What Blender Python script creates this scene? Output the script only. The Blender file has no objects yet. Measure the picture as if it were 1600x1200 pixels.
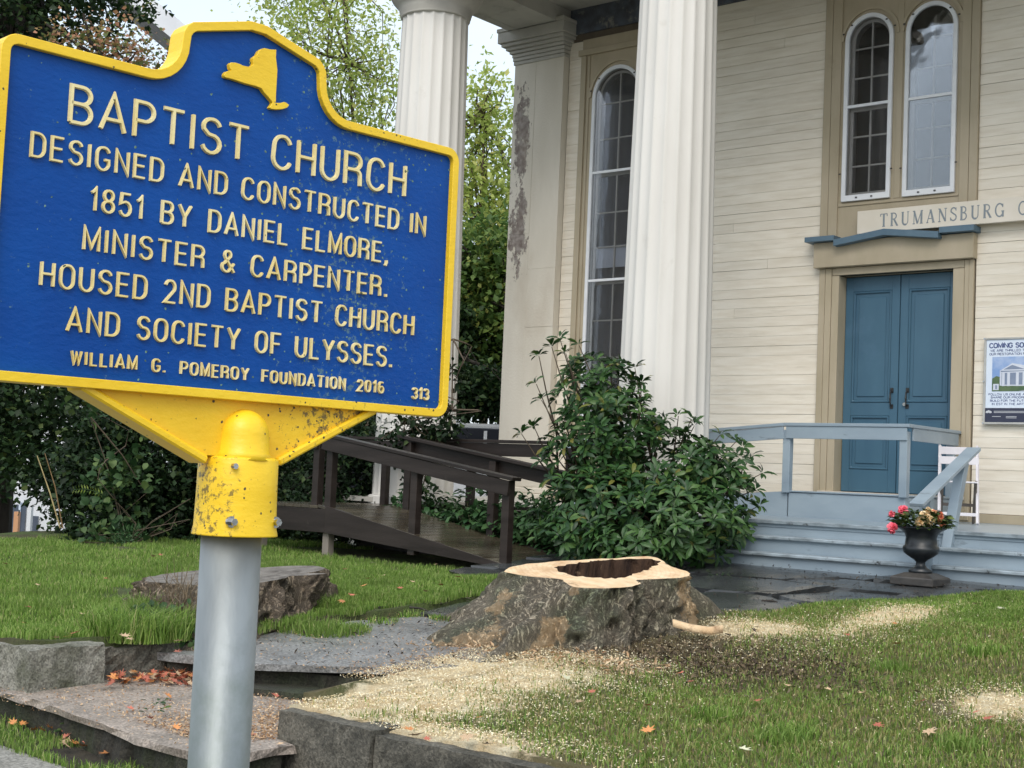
import bpy, math, random
import numpy as np
from mathutils import Vector, Matrix
from mathutils.geometry import tessellate_polygon
random.seed(7); RNG = np.random.default_rng(7)
scene = bpy.context.scene
COL = scene.collection
PI = math.pi

# ------------------------------------------------------------------ camera, sky, sun
F = 2220.0                                   # focal length in pixels of the 1600 px wide frame
FWD = Vector((-0.6387, 0.7665, 0.0665)).normalized()
RT = Vector((0.7694, 0.6373, 0.0438)); RT = (RT - FWD*RT.dot(FWD)).normalized()
UP = RT.cross(FWD).normalized()
cam = bpy.data.cameras.new('camera'); cam.sensor_width = 36; cam.lens = 36*F/1600
cam.clip_start = 0.05; cam.clip_end = 2000
co = bpy.data.objects.new('camera', cam); COL.objects.link(co)
co.matrix_world = Matrix(((RT.x, UP.x, -FWD.x, 0), (RT.y, UP.y, -FWD.y, 0), (RT.z, UP.z, -FWD.z, 0), (0, 0, 0, 1)))
scene.camera = co
SUN_EL, SUN_AZ = math.radians(48), math.radians(150)      # azimuth clockwise from +Y
world = bpy.data.worlds.new('World'); scene.world = world; world.use_nodes = True
wn = world.node_tree; wn.nodes.clear()
wo = wn.nodes.new('ShaderNodeOutputWorld'); bg = wn.nodes.new('ShaderNodeBackground')
sky = wn.nodes.new('ShaderNodeTexSky'); sky.sky_type = 'NISHITA'; sky.sun_disc = False
sky.sun_elevation = SUN_EL; sky.sun_rotation = SUN_AZ; sky.dust_density = 4; sky.air_density = 1.2
bgc = wn.nodes.new('ShaderNodeBackground'); add = wn.nodes.new('ShaderNodeAddShader')
bg.inputs[1].default_value = 0.05
tc = wn.nodes.new('ShaderNodeTexCoord'); nz = wn.nodes.new('ShaderNodeTexNoise'); nz.inputs['Scale'].default_value = 2.2
nz.inputs['Detail'].default_value = 5
cr = wn.nodes.new('ShaderNodeValToRGB'); cr.color_ramp.elements[0].position = .3; cr.color_ramp.elements[1].position = .75
cr.color_ramp.elements[0].color = (.66, .78, .88, 1); cr.color_ramp.elements[1].color = (.94, .97, 1.0, 1)
wn.links.new(tc.outputs['Generated'], nz.inputs['Vector']); wn.links.new(nz.outputs['Fac'], cr.inputs[0])
wn.links.new(sky.outputs[0], bg.inputs[0]); wn.links.new(cr.outputs[0], bgc.inputs[0]); bgc.inputs[1].default_value = 0.82
wn.links.new(bg.outputs[0], add.inputs[0]); wn.links.new(bgc.outputs[0], add.inputs[1]); wn.links.new(add.outputs[0], wo.inputs[0])
sd = bpy.data.lights.new('sun', 'SUN'); sd.energy = 1.25; sd.angle = math.radians(35); sd.color = (1, .965, .91)
so = bpy.data.objects.new('sun', sd); COL.objects.link(so)
dirv = Vector((math.sin(SUN_AZ)*math.cos(SUN_EL), math.cos(SUN_AZ)*math.cos(SUN_EL), math.sin(SUN_EL)))
so.rotation_euler = dirv.to_track_quat('Z', 'Y').to_euler()
scene.view_settings.view_transform = 'Standard'; scene.view_settings.look = 'None'
scene.view_settings.exposure = 0.34; scene.view_settings.gamma = 1; scene.view_settings.use_curve_mapping = False
scene.cycles.max_bounces = 6; scene.cycles.transparent_max_bounces = 8

# ------------------------------------------------------------------ helpers
def ray(x, y): return RT*((x-800)/F) - UP*((y-600)/F) + FWD
def atD(x, y, D): return ray(x, y)*D
def onZ(x, y, Z): d = ray(x, y); return d*(Z/d.z)
def onY(x, y, Y): d = ray(x, y); return d*(Y/d.y)

def sm(a, b, x):
    t = np.clip((x-a)/(b-a), 0, 1); return t*t*(3-2*t)

class MB:
    def __init__(s): s.v = []; s.f = []
    def add(s, vs, fs):
        k = len(s.v); s.v += [tuple(v) for v in vs]; s.f += [tuple(i+k for i in f) for f in fs]; return s
    def box(s, a, b):
        x0, y0, z0 = a; x1, y1, z1 = b
        return s.add([(x0,y0,z0),(x1,y0,z0),(x1,y1,z0),(x0,y1,z0),(x0,y0,z1),(x1,y0,z1),(x1,y1,z1),(x0,y1,z1)],
                     [(0,3,2,1),(4,5,6,7),(0,1,5,4),(1,2,6,5),(2,3,7,6),(3,0,4,7)])
    def bar(s, p, q, w, h, up=(0,0,1)):
        """box from p to q, w across, h along up"""
        p = Vector(p); q = Vector(q); d = (q-p).normalized(); u = Vector(up); sd_ = d.cross(u).normalized(); u = sd_.cross(d).normalized()
        vs = [c + sd_*(w/2*i) + u*(h/2*j) for c in (p, q) for i, j in ((-1,-1),(1,-1),(1,1),(-1,1))]
        return s.add(vs, [(0,1,2,3),(7,6,5,4),(0,4,5,1),(1,5,6,2),(2,6,7,3),(3,7,4,0)])
    def tube(s, pts, rads, n=8, cap=True):
        pts = [Vector(p) for p in pts]
        if not hasattr(rads, '__len__'): rads = [rads]*len(pts)
        rings = []; ref = Vector((0,0,1))
        for i, p in enumerate(pts):
            d = (pts[min(i+1, len(pts)-1)] - pts[max(i-1, 0)]).normalized()
            a = d.cross(ref if abs(d.dot(ref)) < .95 else Vector((1,0,0))).normalized(); b = d.cross(a).normalized()
            rings.append([p + (a*math.cos(2*PI*k/n) + b*math.sin(2*PI*k/n))*rads[i] for k in range(n)])
        vs = [v for r in rings for v in r]; fs = []
        for i in range(len(pts)-1):
            for k in range(n):
                fs.append((i*n+k, (i+1)*n+k, (i+1)*n+(k+1)%n, i*n+(k+1)%n))
        if cap: fs.append(tuple(range(n))); fs.append(tuple(reversed(range((len(pts)-1)*n, len(pts)*n))))
        return s.add(vs, fs)
    def lathe(s, prof, c=(0,0,0), n=24, sx=1, sy=1):
        vs = []; fs = []
        for r, z in prof:
            for k in range(n):
                a = 2*PI*k/n; vs.append((c[0]+r*sx*math.cos(a), c[1]+r*sy*math.sin(a), c[2]+z))
        m = len(prof)
        for i in range(m-1):
            for k in range(n): fs.append((i*n+k, i*n+(k+1)%n, (i+1)*n+(k+1)%n, (i+1)*n+k))
        fs.append(tuple(reversed(range(n)))); fs.append(tuple(range((m-1)*n, m*n)))
        return s.add(vs, fs)
    def prism(s, loops, fn0, fn1):
        """loops: outer + holes of 2-D points; fn0/fn1 map (u,v) to the back and front faces"""
        flat = [p for l in loops for p in l]; n = len(flat)
        tris = tessellate_polygon([[Vector((p[0], p[1], 0)) for p in l] for l in loops])
        vs = [fn0(*p) for p in flat] + [fn1(*p) for p in flat]
        fs = [tuple(t) for t in tris] + [tuple(n+i for i in reversed(t)) for t in tris]
        k = 0
        for l in loops:
            m = len(l)
            for i in range(m): a = k+i; b = k+(i+1) % m; fs.append((a, b, n+b, n+a))
            k += m
        return s.add(vs, fs)
    def prismY(s, loops, y0, y1): return s.prism(loops, lambda u, v: (u, y0, v), lambda u, v: (u, y1, v))
    def build(s, name, m, parent=None, bevel=0, smooth=False):
        me = bpy.data.meshes.new(name); me.from_pydata([tuple(v) for v in s.v], [], s.f); me.update()
        import bmesh
        bm = bmesh.new(); bm.from_mesh(me); bmesh.ops.recalc_face_normals(bm, faces=bm.faces); bm.to_mesh(me); bm.free()
        if smooth:
            me.polygons.foreach_set('use_smooth', [True]*len(me.polygons))
        o = bpy.data.objects.new(name, me); COL.objects.link(o)
        if m: me.materials.append(m)
        if parent: o.parent = parent
        if bevel:
            b = o.modifiers.new('bevel', 'BEVEL'); b.width = bevel; b.segments = 1; b.limit_method = 'ANGLE'
        return o

def np_obj(name, V, Fc, m, parent=None, smooth=False):
    V = np.asarray(V, dtype=np.float32).reshape(-1, 3); Fc = np.asarray(Fc, dtype=np.int32)
    me = bpy.data.meshes.new(name); k = Fc.shape[1]
    me.vertices.add(len(V)); me.vertices.foreach_set('co', V.ravel())
    me.loops.add(Fc.size); me.loops.foreach_set('vertex_index', Fc.ravel())
    me.polygons.add(len(Fc)); me.polygons.foreach_set('loop_start', np.arange(0, Fc.size, k, dtype=np.int32))
    try: me.polygons.foreach_set('loop_total', np.full(len(Fc), k, dtype=np.int32))
    except Exception: pass
    if smooth: me.polygons.foreach_set('use_smooth', np.ones(len(Fc), dtype=bool))
    me.update(calc_edges=True)
    me.materials.append(m)
    o = bpy.data.objects.new(name, me); COL.objects.link(o)
    if parent: o.parent = parent
    return o

def tag(o, label=None, cat=None, group=None, kind=None):
    if label: o['label'] = label
    if cat: o['category'] = cat
    if group: o['group'] = group
    if kind: o['kind'] = kind
    return o
def empty(name, loc, label, cat, group=None):
    """top-level Empty; its parts are given in world coordinates, so it stays unscaled and unrotated"""
    o = bpy.data.objects.new(name, None); COL.objects.link(o); o.location = loc; o.empty_display_size = .2
    return tag(o, label, cat, group)
class Thing:
    """builds parts in world coordinates under an Empty standing at the thing's base"""
    def __init__(s, name, loc, label, cat, group=None):
        s.o = empty(name, loc, label, cat, group); s.loc = Vector(loc)
    def put(s, o, parent=None):
        if parent is None:
            o.parent = s.o; o.matrix_parent_inverse = Matrix.Translation(-s.loc)
        else:
            o.parent = parent; o.matrix_parent_inverse = Matrix.Identity(4)
        return o
    def part(s, name, mb, m, parent=None, **k):
        return s.put(mb.build(name, m, None, **k), parent)
    def boxes(s, name, lst, m, parent=None, **k):
        return [s.part(name, MB().box(a, b), m, parent, **k) for a, b in lst]

# ------------------------------------------------------------------ materials
def nd(nt, t, **kw):
    n = nt.nodes.new(t)
    for k, v in kw.items():
        if k in n.inputs.keys(): n.inputs[k].default_value = v
        else: setattr(n, k, v)
    return n
def c4(c): return (c[0], c[1], c[2], 1)
def mixc(nt, fac, a, b, blend='MIX'):
    m = nt.nodes.new('ShaderNodeMix'); m.data_type = 'RGBA'; m.blend_type = blend
    for sock, val in ((m.inputs['Factor'], fac), (m.inputs['A'], a), (m.inputs['B'], b)):
        pass
    ins = {i.identifier: i for i in m.inputs}
    def setv(i, v):
        if hasattr(v, 'is_output') or isinstance(v, bpy.types.NodeSocket): nt.links.new(v, i)
        else: i.default_value = c4(v) if hasattr(v, '__len__') else v
    setv(ins['Factor_Float'], fac); setv(ins['A_Color'], a); setv(ins['B_Color'], b)
    return {i.identifier: i for i in m.outputs}['Result_Color']
def noise(nt, scale, detail=4, rough=.55, stretch=None, coord='Object', seed=0, lo=.35, hi=.65):
    tc = nd(nt, 'ShaderNodeTexCoord'); mp = nd(nt, 'ShaderNodeMapping')
    mp.inputs['Scale'].default_value = stretch or (1, 1, 1); mp.inputs['Location'].default_value = (seed*3.1, seed*1.7, seed*2.3)
    nt.links.new(tc.outputs[coord], mp.inputs[0])
    n = nd(nt, 'ShaderNodeTexNoise'); n.inputs['Scale'].default_value = scale; n.inputs['Detail'].default_value = detail; n.inputs['Roughness'].default_value = rough
    nt.links.new(mp.outputs[0], n.inputs['Vector'])
    if lo is None: return n.outputs['Fac']
    r = nd(nt, 'ShaderNodeMapRange'); r.inputs['From Min'].default_value = lo; r.inputs['From Max'].default_value = hi
    nt.links.new(n.outputs['Fac'], r.inputs['Value']); return r.outputs['Result']
def math_(nt, op, a, b=None, c=None):
    m = nd(nt, 'ShaderNodeMath', operation=op)
    for i, v in enumerate((a, b, c)):
        if v is None: continue
        if isinstance(v, bpy.types.NodeSocket): nt.links.new(v, m.inputs[i])
        else: m.inputs[i].default_value = v
    return m.outputs[0]
def base_mat(name):
    m = bpy.data.materials.new(name); m.use_nodes = True; nt = m.node_tree
    return m, nt, nt.nodes['Principled BSDF']
def bump(nt, p, h, strength=.3, dist=.01):
    b = nd(nt, 'ShaderNodeBump'); b.inputs['Strength'].default_value = strength; b.inputs['Distance'].default_value = dist
    nt.links.new(h, b.inputs['Height']); nt.links.new(b.outputs[0], p.inputs['Normal'])
def mat(name, c1, c2, scale=6, rough=.6, bs=.25, bd=.004, stretch=None, c3=None, s3=2, lo3=.55, hi3=.75, piece=.0, metal=0, bscale=None, spec=.5, st3=None, detail=5):
    m, nt, p = base_mat(name)
    col = mixc(nt, noise(nt, scale, detail, stretch=stretch), c1, c2)
    if c3: col = mixc(nt, noise(nt, s3, 6, .65, stretch=st3, seed=3, lo=lo3, hi=hi3), col, c3)
    if piece:
        oi = nd(nt, 'ShaderNodeObjectInfo'); r = nd(nt, 'ShaderNodeMapRange'); r.inputs['To Min'].default_value = 1-piece; r.inputs['To Max'].default_value = 1+piece
        nt.links.new(oi.outputs['Random'], r.inputs['Value'])
        hs = nd(nt, 'ShaderNodeHueSaturation'); nt.links.new(r.outputs[0], hs.inputs['Value']); nt.links.new(col, hs.inputs['Color']); col = hs.outputs[0]
    nt.links.new(col, p.inputs['Base Color']); p.inputs['Roughness'].default_value = rough; p.inputs['Metallic'].default_value = metal
    p.inputs['Specular IOR Level'].default_value = spec
    if bs: bump(nt, p, noise(nt, bscale or scale*4, 4, .6, stretch=stretch, seed=5, lo=None), bs, bd)
    return m
def leafmat(name, cols, rough=.45, trans=.25, spec=.4, patch=None):
    """leaf colour varies from leaf to leaf (random per island), cols = [(pos, colour)...]"""
    m, nt, p = base_mat(name)
    g = nd(nt, 'ShaderNodeNewGeometry'); r = nd(nt, 'ShaderNodeValToRGB'); e = r.color_ramp.elements
    e[0].position, e[0].color = cols[0][0], c4(cols[0][1]); e[1].position, e[1].color = cols[-1][0], c4(cols[-1][1])
    for pos, c in cols[1:-1]: k = e.new(pos); k.color = c4(c)
    nt.links.new(g.outputs['Random Per Island'], r.inputs[0]); col = r.outputs[0]
    if patch:
        col = mixc(nt, noise(nt, patch[0], 4, lo=patch[2], hi=patch[3], seed=patch[4] if len(patch) > 4 else 0), col, patch[1])
    nt.links.new(col, p.inputs['Base Color']); p.inputs['Roughness'].default_value = rough; p.inputs['Specular IOR Level'].default_value = spec
    t = nd(nt, 'ShaderNodeBsdfTranslucent'); nt.links.new(col, t.inputs[0])
    mx = nd(nt, 'ShaderNodeMixShader'); mx.inputs[0].default_value = trans
    nt.links.new(p.outputs[0], mx.inputs[1]); nt.links.new(t.outputs[0], mx.inputs[2])
    nt.links.new(mx.outputs[0], nt.nodes['Material Output'].inputs[0])
    return m

M = {}
M['siding'] = mat('cream_clapboard_paint', (.74,.67,.555), (.83,.77,.665), 2.2, .62, .5, .003, (1,1,9), (.58,.52,.42), 1.6, .58, .86, piece=.04, bscale=14, st3=(1,1,7))
M['backing'] = mat('shadow_gap_board', (.10,.08,.06), (.15,.12,.09), 3, .9, 0)
M['column'] = mat('white_column_paint', (.66,.635,.59), (.73,.71,.67), 1.6, .55, .35, .003, (1,1,.3), (.55,.52,.46), 3, .62, .9, bscale=18)
M['trim'] = mat('tan_trim_paint', (.40,.34,.235), (.47,.40,.29), 3, .55, .3, .003, (1,1,.4), (.30,.25,.17), 2, .6, .85, piece=.03, bscale=25)
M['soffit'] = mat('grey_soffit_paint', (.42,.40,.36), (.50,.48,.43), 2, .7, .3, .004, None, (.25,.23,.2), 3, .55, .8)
M['frieze'] = mat('peeling_blue_frieze', (.10,.12,.16), (.06,.06,.07), 5, .7, .4, .004, None, (.35,.33,.28), 4, .55, .7)
M['white'] = mat('white_storm_frame', (.74,.76,.80), (.82,.84,.87), 4, .4, .1, .002)
M['sash'] = mat('greyed_sash_paint', (.46,.44,.40), (.56,.53,.48), 5, .5, .2, .002)
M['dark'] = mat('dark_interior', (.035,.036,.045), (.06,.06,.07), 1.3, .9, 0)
M['curtain'] = mat('dim_curtain', (.06,.062,.075), (.11,.11,.125), 2, .9, .3, .01, (6,6,.5))
M['door'] = mat('blue_door_paint', (.048,.118,.185), (.062,.145,.215), 2.5, .38, .25, .002, (1,1,.3), (.09,.18,.27), 1.2, .6, .9, bscale=22)
M['blue_trim'] = mat('slate_blue_trim', (.085,.15,.21), (.11,.18,.24), 4, .5, .2, .003, None, (.03,.04,.05), 8, .64, .75)
M['porch'] = mat('pale_blue_porch_paint', (.235,.30,.36), (.30,.37,.425), 3, .32, .35, .003, (.4,1,1), (.10,.12,.13), 5, .62, .75, piece=.05, bscale=20, st3=(.5,1,2))
M['lip'] = mat('worn_tread_edge', (.36,.43,.48), (.16,.19,.21), 9, .4, .5, .004, (.5,1,1), (.03,.03,.03), 11, .6, .7)
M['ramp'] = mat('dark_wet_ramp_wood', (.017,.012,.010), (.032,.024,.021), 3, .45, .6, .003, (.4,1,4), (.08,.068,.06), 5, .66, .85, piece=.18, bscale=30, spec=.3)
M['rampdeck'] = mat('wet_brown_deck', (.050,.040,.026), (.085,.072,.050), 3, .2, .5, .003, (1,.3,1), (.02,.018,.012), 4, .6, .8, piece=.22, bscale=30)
M['oldpost'] = mat('weathered_support_post', (.16,.14,.12), (.24,.21,.18), 6, .8, .5, .004, (1,1,.2))
M['metal'] = mat('dark_iron', (.02,.02,.022), (.03,.03,.03), 8, .4, .2, .002)
M['steel'] = mat('bolt_steel', (.6,.6,.6), (.45,.45,.45), 30, .25, .2, .001, metal=1)
M['iron_urn'] = mat('black_cast_iron', (.010,.014,.018), (.022,.026,.03), 9, .35, .4, .004)
M['stone'] = mat('dark_wet_stone', (.035,.033,.032), (.06,.055,.05), 8, .45, .6, .006)

def glass(name, rough=.02, tint=(.02,.022,.03), spec=.5, coat=0.0, wav=0):
    m, nt, p = base_mat(name); nt.nodes.remove(p)
    gl = nd(nt, 'ShaderNodeBsdfGlossy', Roughness=rough); tr = nd(nt, 'ShaderNodeBsdfTransparent'); fr = nd(nt, 'ShaderNodeFresnel', IOR=1.5+spec)
    tr.inputs[0].default_value = (.93, .94, .96, 1)
    mx = nd(nt, 'ShaderNodeMixShader'); nt.links.new(fr.outputs[0], mx.inputs[0]); nt.links.new(tr.outputs[0], mx.inputs[1]); nt.links.new(gl.outputs[0], mx.inputs[2])
    nt.links.new(mx.outputs[0], nt.nodes['Material Output'].inputs[0])
    if wav:
        b = nd(nt, 'ShaderNodeBump', Strength=.12, Distance=.01); nt.links.new(noise(nt, wav, 2, lo=None), b.inputs['Height'])
        nt.links.new(b.outputs[0], gl.inputs['Normal'])
    return m
M['glass'] = glass('window_glass', spec=.0, wav=3)
M['glass_bright'] = glass('reflective_storm_glass', spec=.55, wav=2.5)

# sign materials: lichen specks and rain streaks live in the sign's own coordinates
def sign_mat(name, c1, c2, lichen, rough, dens, bs=.35, spec=.5, vs=85, bc=.19, bw=8):
    m, nt, p = base_mat(name)
    col = mixc(nt, noise(nt, 9, 5), c1, c2)
    tc = nd(nt, 'ShaderNodeTexCoord'); sp = nd(nt, 'ShaderNodeSeparateXYZ'); nt.links.new(tc.outputs['Object'], sp.inputs[0])
    band = math_(nt, 'MULTIPLY', math_(nt, 'SUBTRACT', sp.outputs[0], bc), bw)
    band = math_(nt, 'POWER', 2.718, math_(nt, 'MULTIPLY', math_(nt, 'MULTIPLY', band, band), -1))
    v = nd(nt, 'ShaderNodeTexVoronoi'); v.inputs['Scale'].default_value = vs; nt.links.new(tc.outputs['Object'], v.inputs['Vector'])
    sep = nd(nt, 'ShaderNodeSeparateColor'); nt.links.new(v.outputs['Color'], sep.inputs[0])
    thr = math_(nt, 'ADD', math_(nt, 'MULTIPLY', band, dens*.85), dens*.22)
    thr = math_(nt, 'MULTIPLY', thr, noise(nt, 9, 4, seed=2, lo=.4, hi=.62))
    on = math_(nt, 'LESS_THAN', sep.outputs[0], thr)
    dist = math_(nt, 'ADD', v.outputs['Distance'], math_(nt, 'MULTIPLY', noise(nt, 210, 4, .7, lo=None), .62))
    spot = math_(nt, 'MULTIPLY', on, math_(nt, 'LESS_THAN', dist, .50))
    col = mixc(nt, spot, col, mixc(nt, noise(nt, 300, 2), lichen, tuple(x*.35 for x in lichen)))
    gm = math_(nt, 'MULTIPLY', math_(nt, 'SUBTRACT', math_(nt, 'ADD', noise(nt, 95, 8, .75, lo=None, seed=11), math_(nt, 'MULTIPLY', band, .13*min(1.2, dens))), .655-.02*min(1.5, dens)), 14); gm = math_(nt, 'MINIMUM', math_(nt, 'MAXIMUM', gm, 0.0), .8*min(1, dens))
    col = mixc(nt, gm, col, tuple(x*.8 for x in lichen))
    nt.links.new(col, p.inputs['Base Color']); p.inputs['Roughness'].default_value = rough; p.inputs['Specular IOR Level'].default_value = spec
    h = math_(nt, 'ADD', noise(nt, 60, 5, .6, lo=None, stretch=(1, 1, 1.8)), math_(nt, 'MULTIPLY', spot, .5)); bump(nt, p, h, bs, .002)
    return m
M['sign_blue'] = sign_mat('sign_blue_enamel', (.0005,.056,.285), (.0008,.068,.325), (.20,.34,.26), .42, .70, .6, .22, 110)
M['sign_yellow'] = sign_mat('sign_yellow_enamel', (.88,.56,.012), (.93,.62,.022), (.10,.085,.03), .4, .55, .5, .5, 110)
M['sign_letter'] = sign_mat('sign_cream_letter_paint', (.80,.62,.22), (.88,.76,.40), (.16,.17,.08), .45, .4, .3)
M['sign_web'] = sign_mat('sign_weathered_yellow', (.84,.50,.012), (.90,.58,.02), (.07,.06,.04), .5, 1.3, .5, vs=110)
M['sign_sleeve'] = sign_mat('sign_grimy_sleeve_yellow', (.88,.56,.012), (.93,.62,.022), (.09,.07,.03), .42, 1.1, .5, .5, 110, -.075, 22)
M['galv'] = mat('galvanised_steel', (.17,.19,.20), (.33,.36,.37), 7, .5, .3, .002, (1,1,.35), (.16,.19,.17), 5, .5, .75, metal=.65, bscale=60)
def cast_mat():
    m, nt, p = base_mat('peeling_pilaster_paint')
    col = mixc(nt, noise(nt, 2, 5, stretch=(1,1,.3)), (.60,.55,.46), (.68,.63,.54))
    tc = nd(nt, 'ShaderNodeTexCoord'); sp = nd(nt, 'ShaderNodeSeparateXYZ'); nt.links.new(tc.outputs['Object'], sp.inputs[0])
    def bell(sock, c, w):
        a = math_(nt, 'DIVIDE', math_(nt, 'SUBTRACT', sock, c), w); return math_(nt, 'POWER', 2.718, math_(nt, 'MULTIPLY', math_(nt, 'MULTIPLY', a, a), -1))
    b1 = math_(nt, 'MULTIPLY', bell(sp.outputs[0], -13.24, .21), bell(sp.outputs[2], 5.0, .95))
    b2 = math_(nt, 'MULTIPLY', bell(sp.outputs[0], -13.24, .22), bell(sp.outputs[2], 3.6, .85))
    thr = math_(nt, 'SUBTRACT', math_(nt, 'MULTIPLY', math_(nt, 'MAXIMUM', b1, b2), .37), .0)
    n = noise(nt, 8, 8, .78, lo=None, stretch=(1.3,1,.7), seed=4)
    msk = nd(nt, 'ShaderNodeMapRange'); msk.inputs['From Min'].default_value = .0; msk.inputs['From Max'].default_value = .012
    nt.links.new(math_(nt, 'SUBTRACT', math_(nt, 'ADD', n, thr), .74), msk.inputs['Value'])
    under = mixc(nt, noise(nt, 14, 5, seed=7), (.17,.13,.11), (.33,.29,.26))
    col = mixc(nt, msk.outputs[0], col, under)
    stain = noise(nt, 1.6, 5, seed=9, lo=.56, hi=.85, stretch=(1,1,.35)); col = mixc(nt, stain, col, (.46,.38,.29))
    nt.links.new(col, p.inputs['Base Color']); p.inputs['Roughness'].default_value = .65
    bump(nt, p, math_(nt, 'SUBTRACT', noise(nt, 30, 4, lo=None), math_(nt, 'MULTIPLY', msk.outputs[0], 1.2)), .7, .006)
    return m
M['pilaster'] = cast_mat()

# ground materials
def concrete(name, c1, c2, c3, rough=.7, bs=.6, chips=None, s3=2.5, lo3=.45, hi3=.7):
    m, nt, p = base_mat(name)
    col = mixc(nt, noise(nt, 40, 6, .7), c1, c2); col = mixc(nt, noise(nt, s3, 6, .65, seed=3, lo=lo3, hi=hi3), col, c3)
    v = nd(nt, 'ShaderNodeTexVoronoi'); v.inputs['Scale'].default_value = 90
    tc = nd(nt, 'ShaderNodeTexCoord'); nt.links.new(tc.outputs['Object'], v.inputs['Vector'])
    sep = nd(nt, 'ShaderNodeSeparateColor'); nt.links.new(v.outputs['Color'], sep.inputs[0])
    pb = nd(nt, 'ShaderNodeMapRange'); pb.inputs['To Min'].default_value = .6; pb.inputs['To Max'].default_value = 1.4; nt.links.new(sep.outputs[0], pb.inputs['Value'])
    hs = nd(nt, 'ShaderNodeHueSaturation'); nt.links.new(pb.outputs[0], hs.inputs['Value']); nt.links.new(col, hs.inputs['Color']); col = hs.outputs[0]
    nt.links.new(col, p.inputs['Base Color']); p.inputs['Roughness'].default_value = rough
    bump(nt, p, math_(nt, 'ADD', noise(nt, 60, 6, .7, lo=None), math_(nt, 'MULTIPLY', noise(nt, 6, 4, lo=None), 2)), bs, .012)
    return m
M['sidewalk'] = concrete('old_sidewalk_concrete', (.22,.21,.19), (.30,.29,.26), (.14,.135,.11), .65)
M['landing'] = concrete('pinkish_wet_landing', (.28,.235,.20), (.43,.365,.31), (.19,.165,.14), .5, .7)
M['upper_slab'] = concrete('grey_wet_slab', (.18,.18,.18), (.29,.29,.285), (.11,.11,.11), .32, .5)
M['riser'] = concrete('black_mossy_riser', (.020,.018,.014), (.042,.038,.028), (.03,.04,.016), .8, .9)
M['block'] = concrete('dark_stained_concrete_block', (.085,.08,.064), (.16,.148,.12), (.030,.030,.024), .75, .8, s3=3.5)
M['curb'] = concrete('mossy_grey_curb', (.19,.185,.155), (.30,.29,.25), (.07,.075,.045), .75, .8, s3=3)
M['slate'] = mat('dark_wet_flagstone', (.035,.038,.040), (.062,.066,.068), 2.5, .22, .5, .006, (1,.5,1), (.10,.105,.105), 3, .58, .8, piece=.25, bscale=12)
M['soil'] = mat('dark_soil', (.022,.018,.012), (.045,.036,.022), 12, .9, .9, .02)
M['street'] = mat('worn_verge', (.10,.10,.09), (.07,.075,.05), 3, .85, .5, .01)
M['farground'] = mat('far_gravel_lot', (.16,.155,.14), (.11,.115,.08), .8, .8, .5, .02, None, (.06,.09,.03), .4, .5, .6)
def lawn_ground():
    m, nt, p = base_mat('lawn_soil_and_thatch')
    col = mixc(nt, noise(nt, 25, 6, .7), (.05,.085,.02), (.10,.14,.035)); col = mixc(nt, noise(nt, 1.8, 5, seed=2), col, (.075,.06,.035))
    nt.links.new(col, p.inputs['Base Color']); p.inputs['Roughness'].default_value = .95
    bump(nt, p, noise(nt, 45, 5, .7, lo=None), 1, .03); return m
M['lawn'] = lawn_ground()
DARKP = onZ(1130, 1055, -1.19); SAW = [(onZ(560, 1105, -1.24), .75, .42), (onZ(720, 1060, -1.2), 1.0, .55), (onZ(870, 1040, -1.18), .75, .42), (onZ(1400, 978, -.99), 1.5, .34), (onZ(1230, 985, -1.0), .9, .28), (onZ(1560, 1130, -1.2), .5, .35), (onZ(760, 1130, -1.24), .7, .2)]
def sawdust_ground():
    m, nt, p = base_mat('lawn_soil_strewn_with_sawdust')
    soil = mixc(nt, noise(nt, 25, 6, .7), (.08,.095,.03), (.15,.15,.065)); soil = mixc(nt, noise(nt, 2.2, 5, seed=2), soil, (.19,.15,.08))
    tc = nd(nt, 'ShaderNodeTexCoord'); tot = None
    def blob(P, rx, ry):
        mp = nd(nt, 'ShaderNodeMapping', vector_type='POINT'); sub = nd(nt, 'ShaderNodeVectorMath', operation='SUBTRACT'); sub.inputs[1].default_value = (P.x, P.y, P.z)
        nt.links.new(tc.outputs['Object'], sub.inputs[0]); mp.inputs['Rotation'].default_value = (0, 0, math.radians(0)); mp.inputs['Scale'].default_value = (1/rx, 1/ry, 0)
        nt.links.new(sub.outputs[0], mp.inputs[0]); ln = nd(nt, 'ShaderNodeVectorMath', operation='LENGTH'); nt.links.new(mp.outputs[0], ln.inputs[0])
        q = math_(nt, 'MULTIPLY', ln.outputs['Value'], ln.outputs['Value']); return math_(nt, 'POWER', 2.718, math_(nt, 'MULTIPLY', q, -1))
    for P, rx, ry in SAWB:
        b = blob(P, rx, ry); tot = b if tot is None else math_(nt, 'MAXIMUM', tot, b)
    n = noise(nt, 9, 7, .75, lo=None, seed=1)
    mk = nd(nt, 'ShaderNodeMapRange'); mk.inputs['From Min'].default_value = -.12; mk.inputs['From Max'].default_value = .06
    nt.links.new(math_(nt, 'SUBTRACT', math_(nt, 'MULTIPLY', tot, .85), n), mk.inputs['Value'])
    saw = mixc(nt, noise(nt, 120, 5, .7), (.82,.69,.44), (.95,.88,.67)); saw = mixc(nt, noise(nt, 7, 5, seed=6), saw, (.72,.54,.30))
    col = mixc(nt, mk.outputs[0], soil, saw)
    d = blob(DARKP, .95, .65); col = mixc(nt, math_(nt, 'MINIMUM', math_(nt, 'MULTIPLY', d, .7), .6), col, (.030,.022,.016))
    nt.links.new(col, p.inputs['Base Color']); p.inputs['Roughness'].default_value = .95
    bump(nt, p, noise(nt, 70, 6, .75, lo=None), 1, .025); return m
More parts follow.
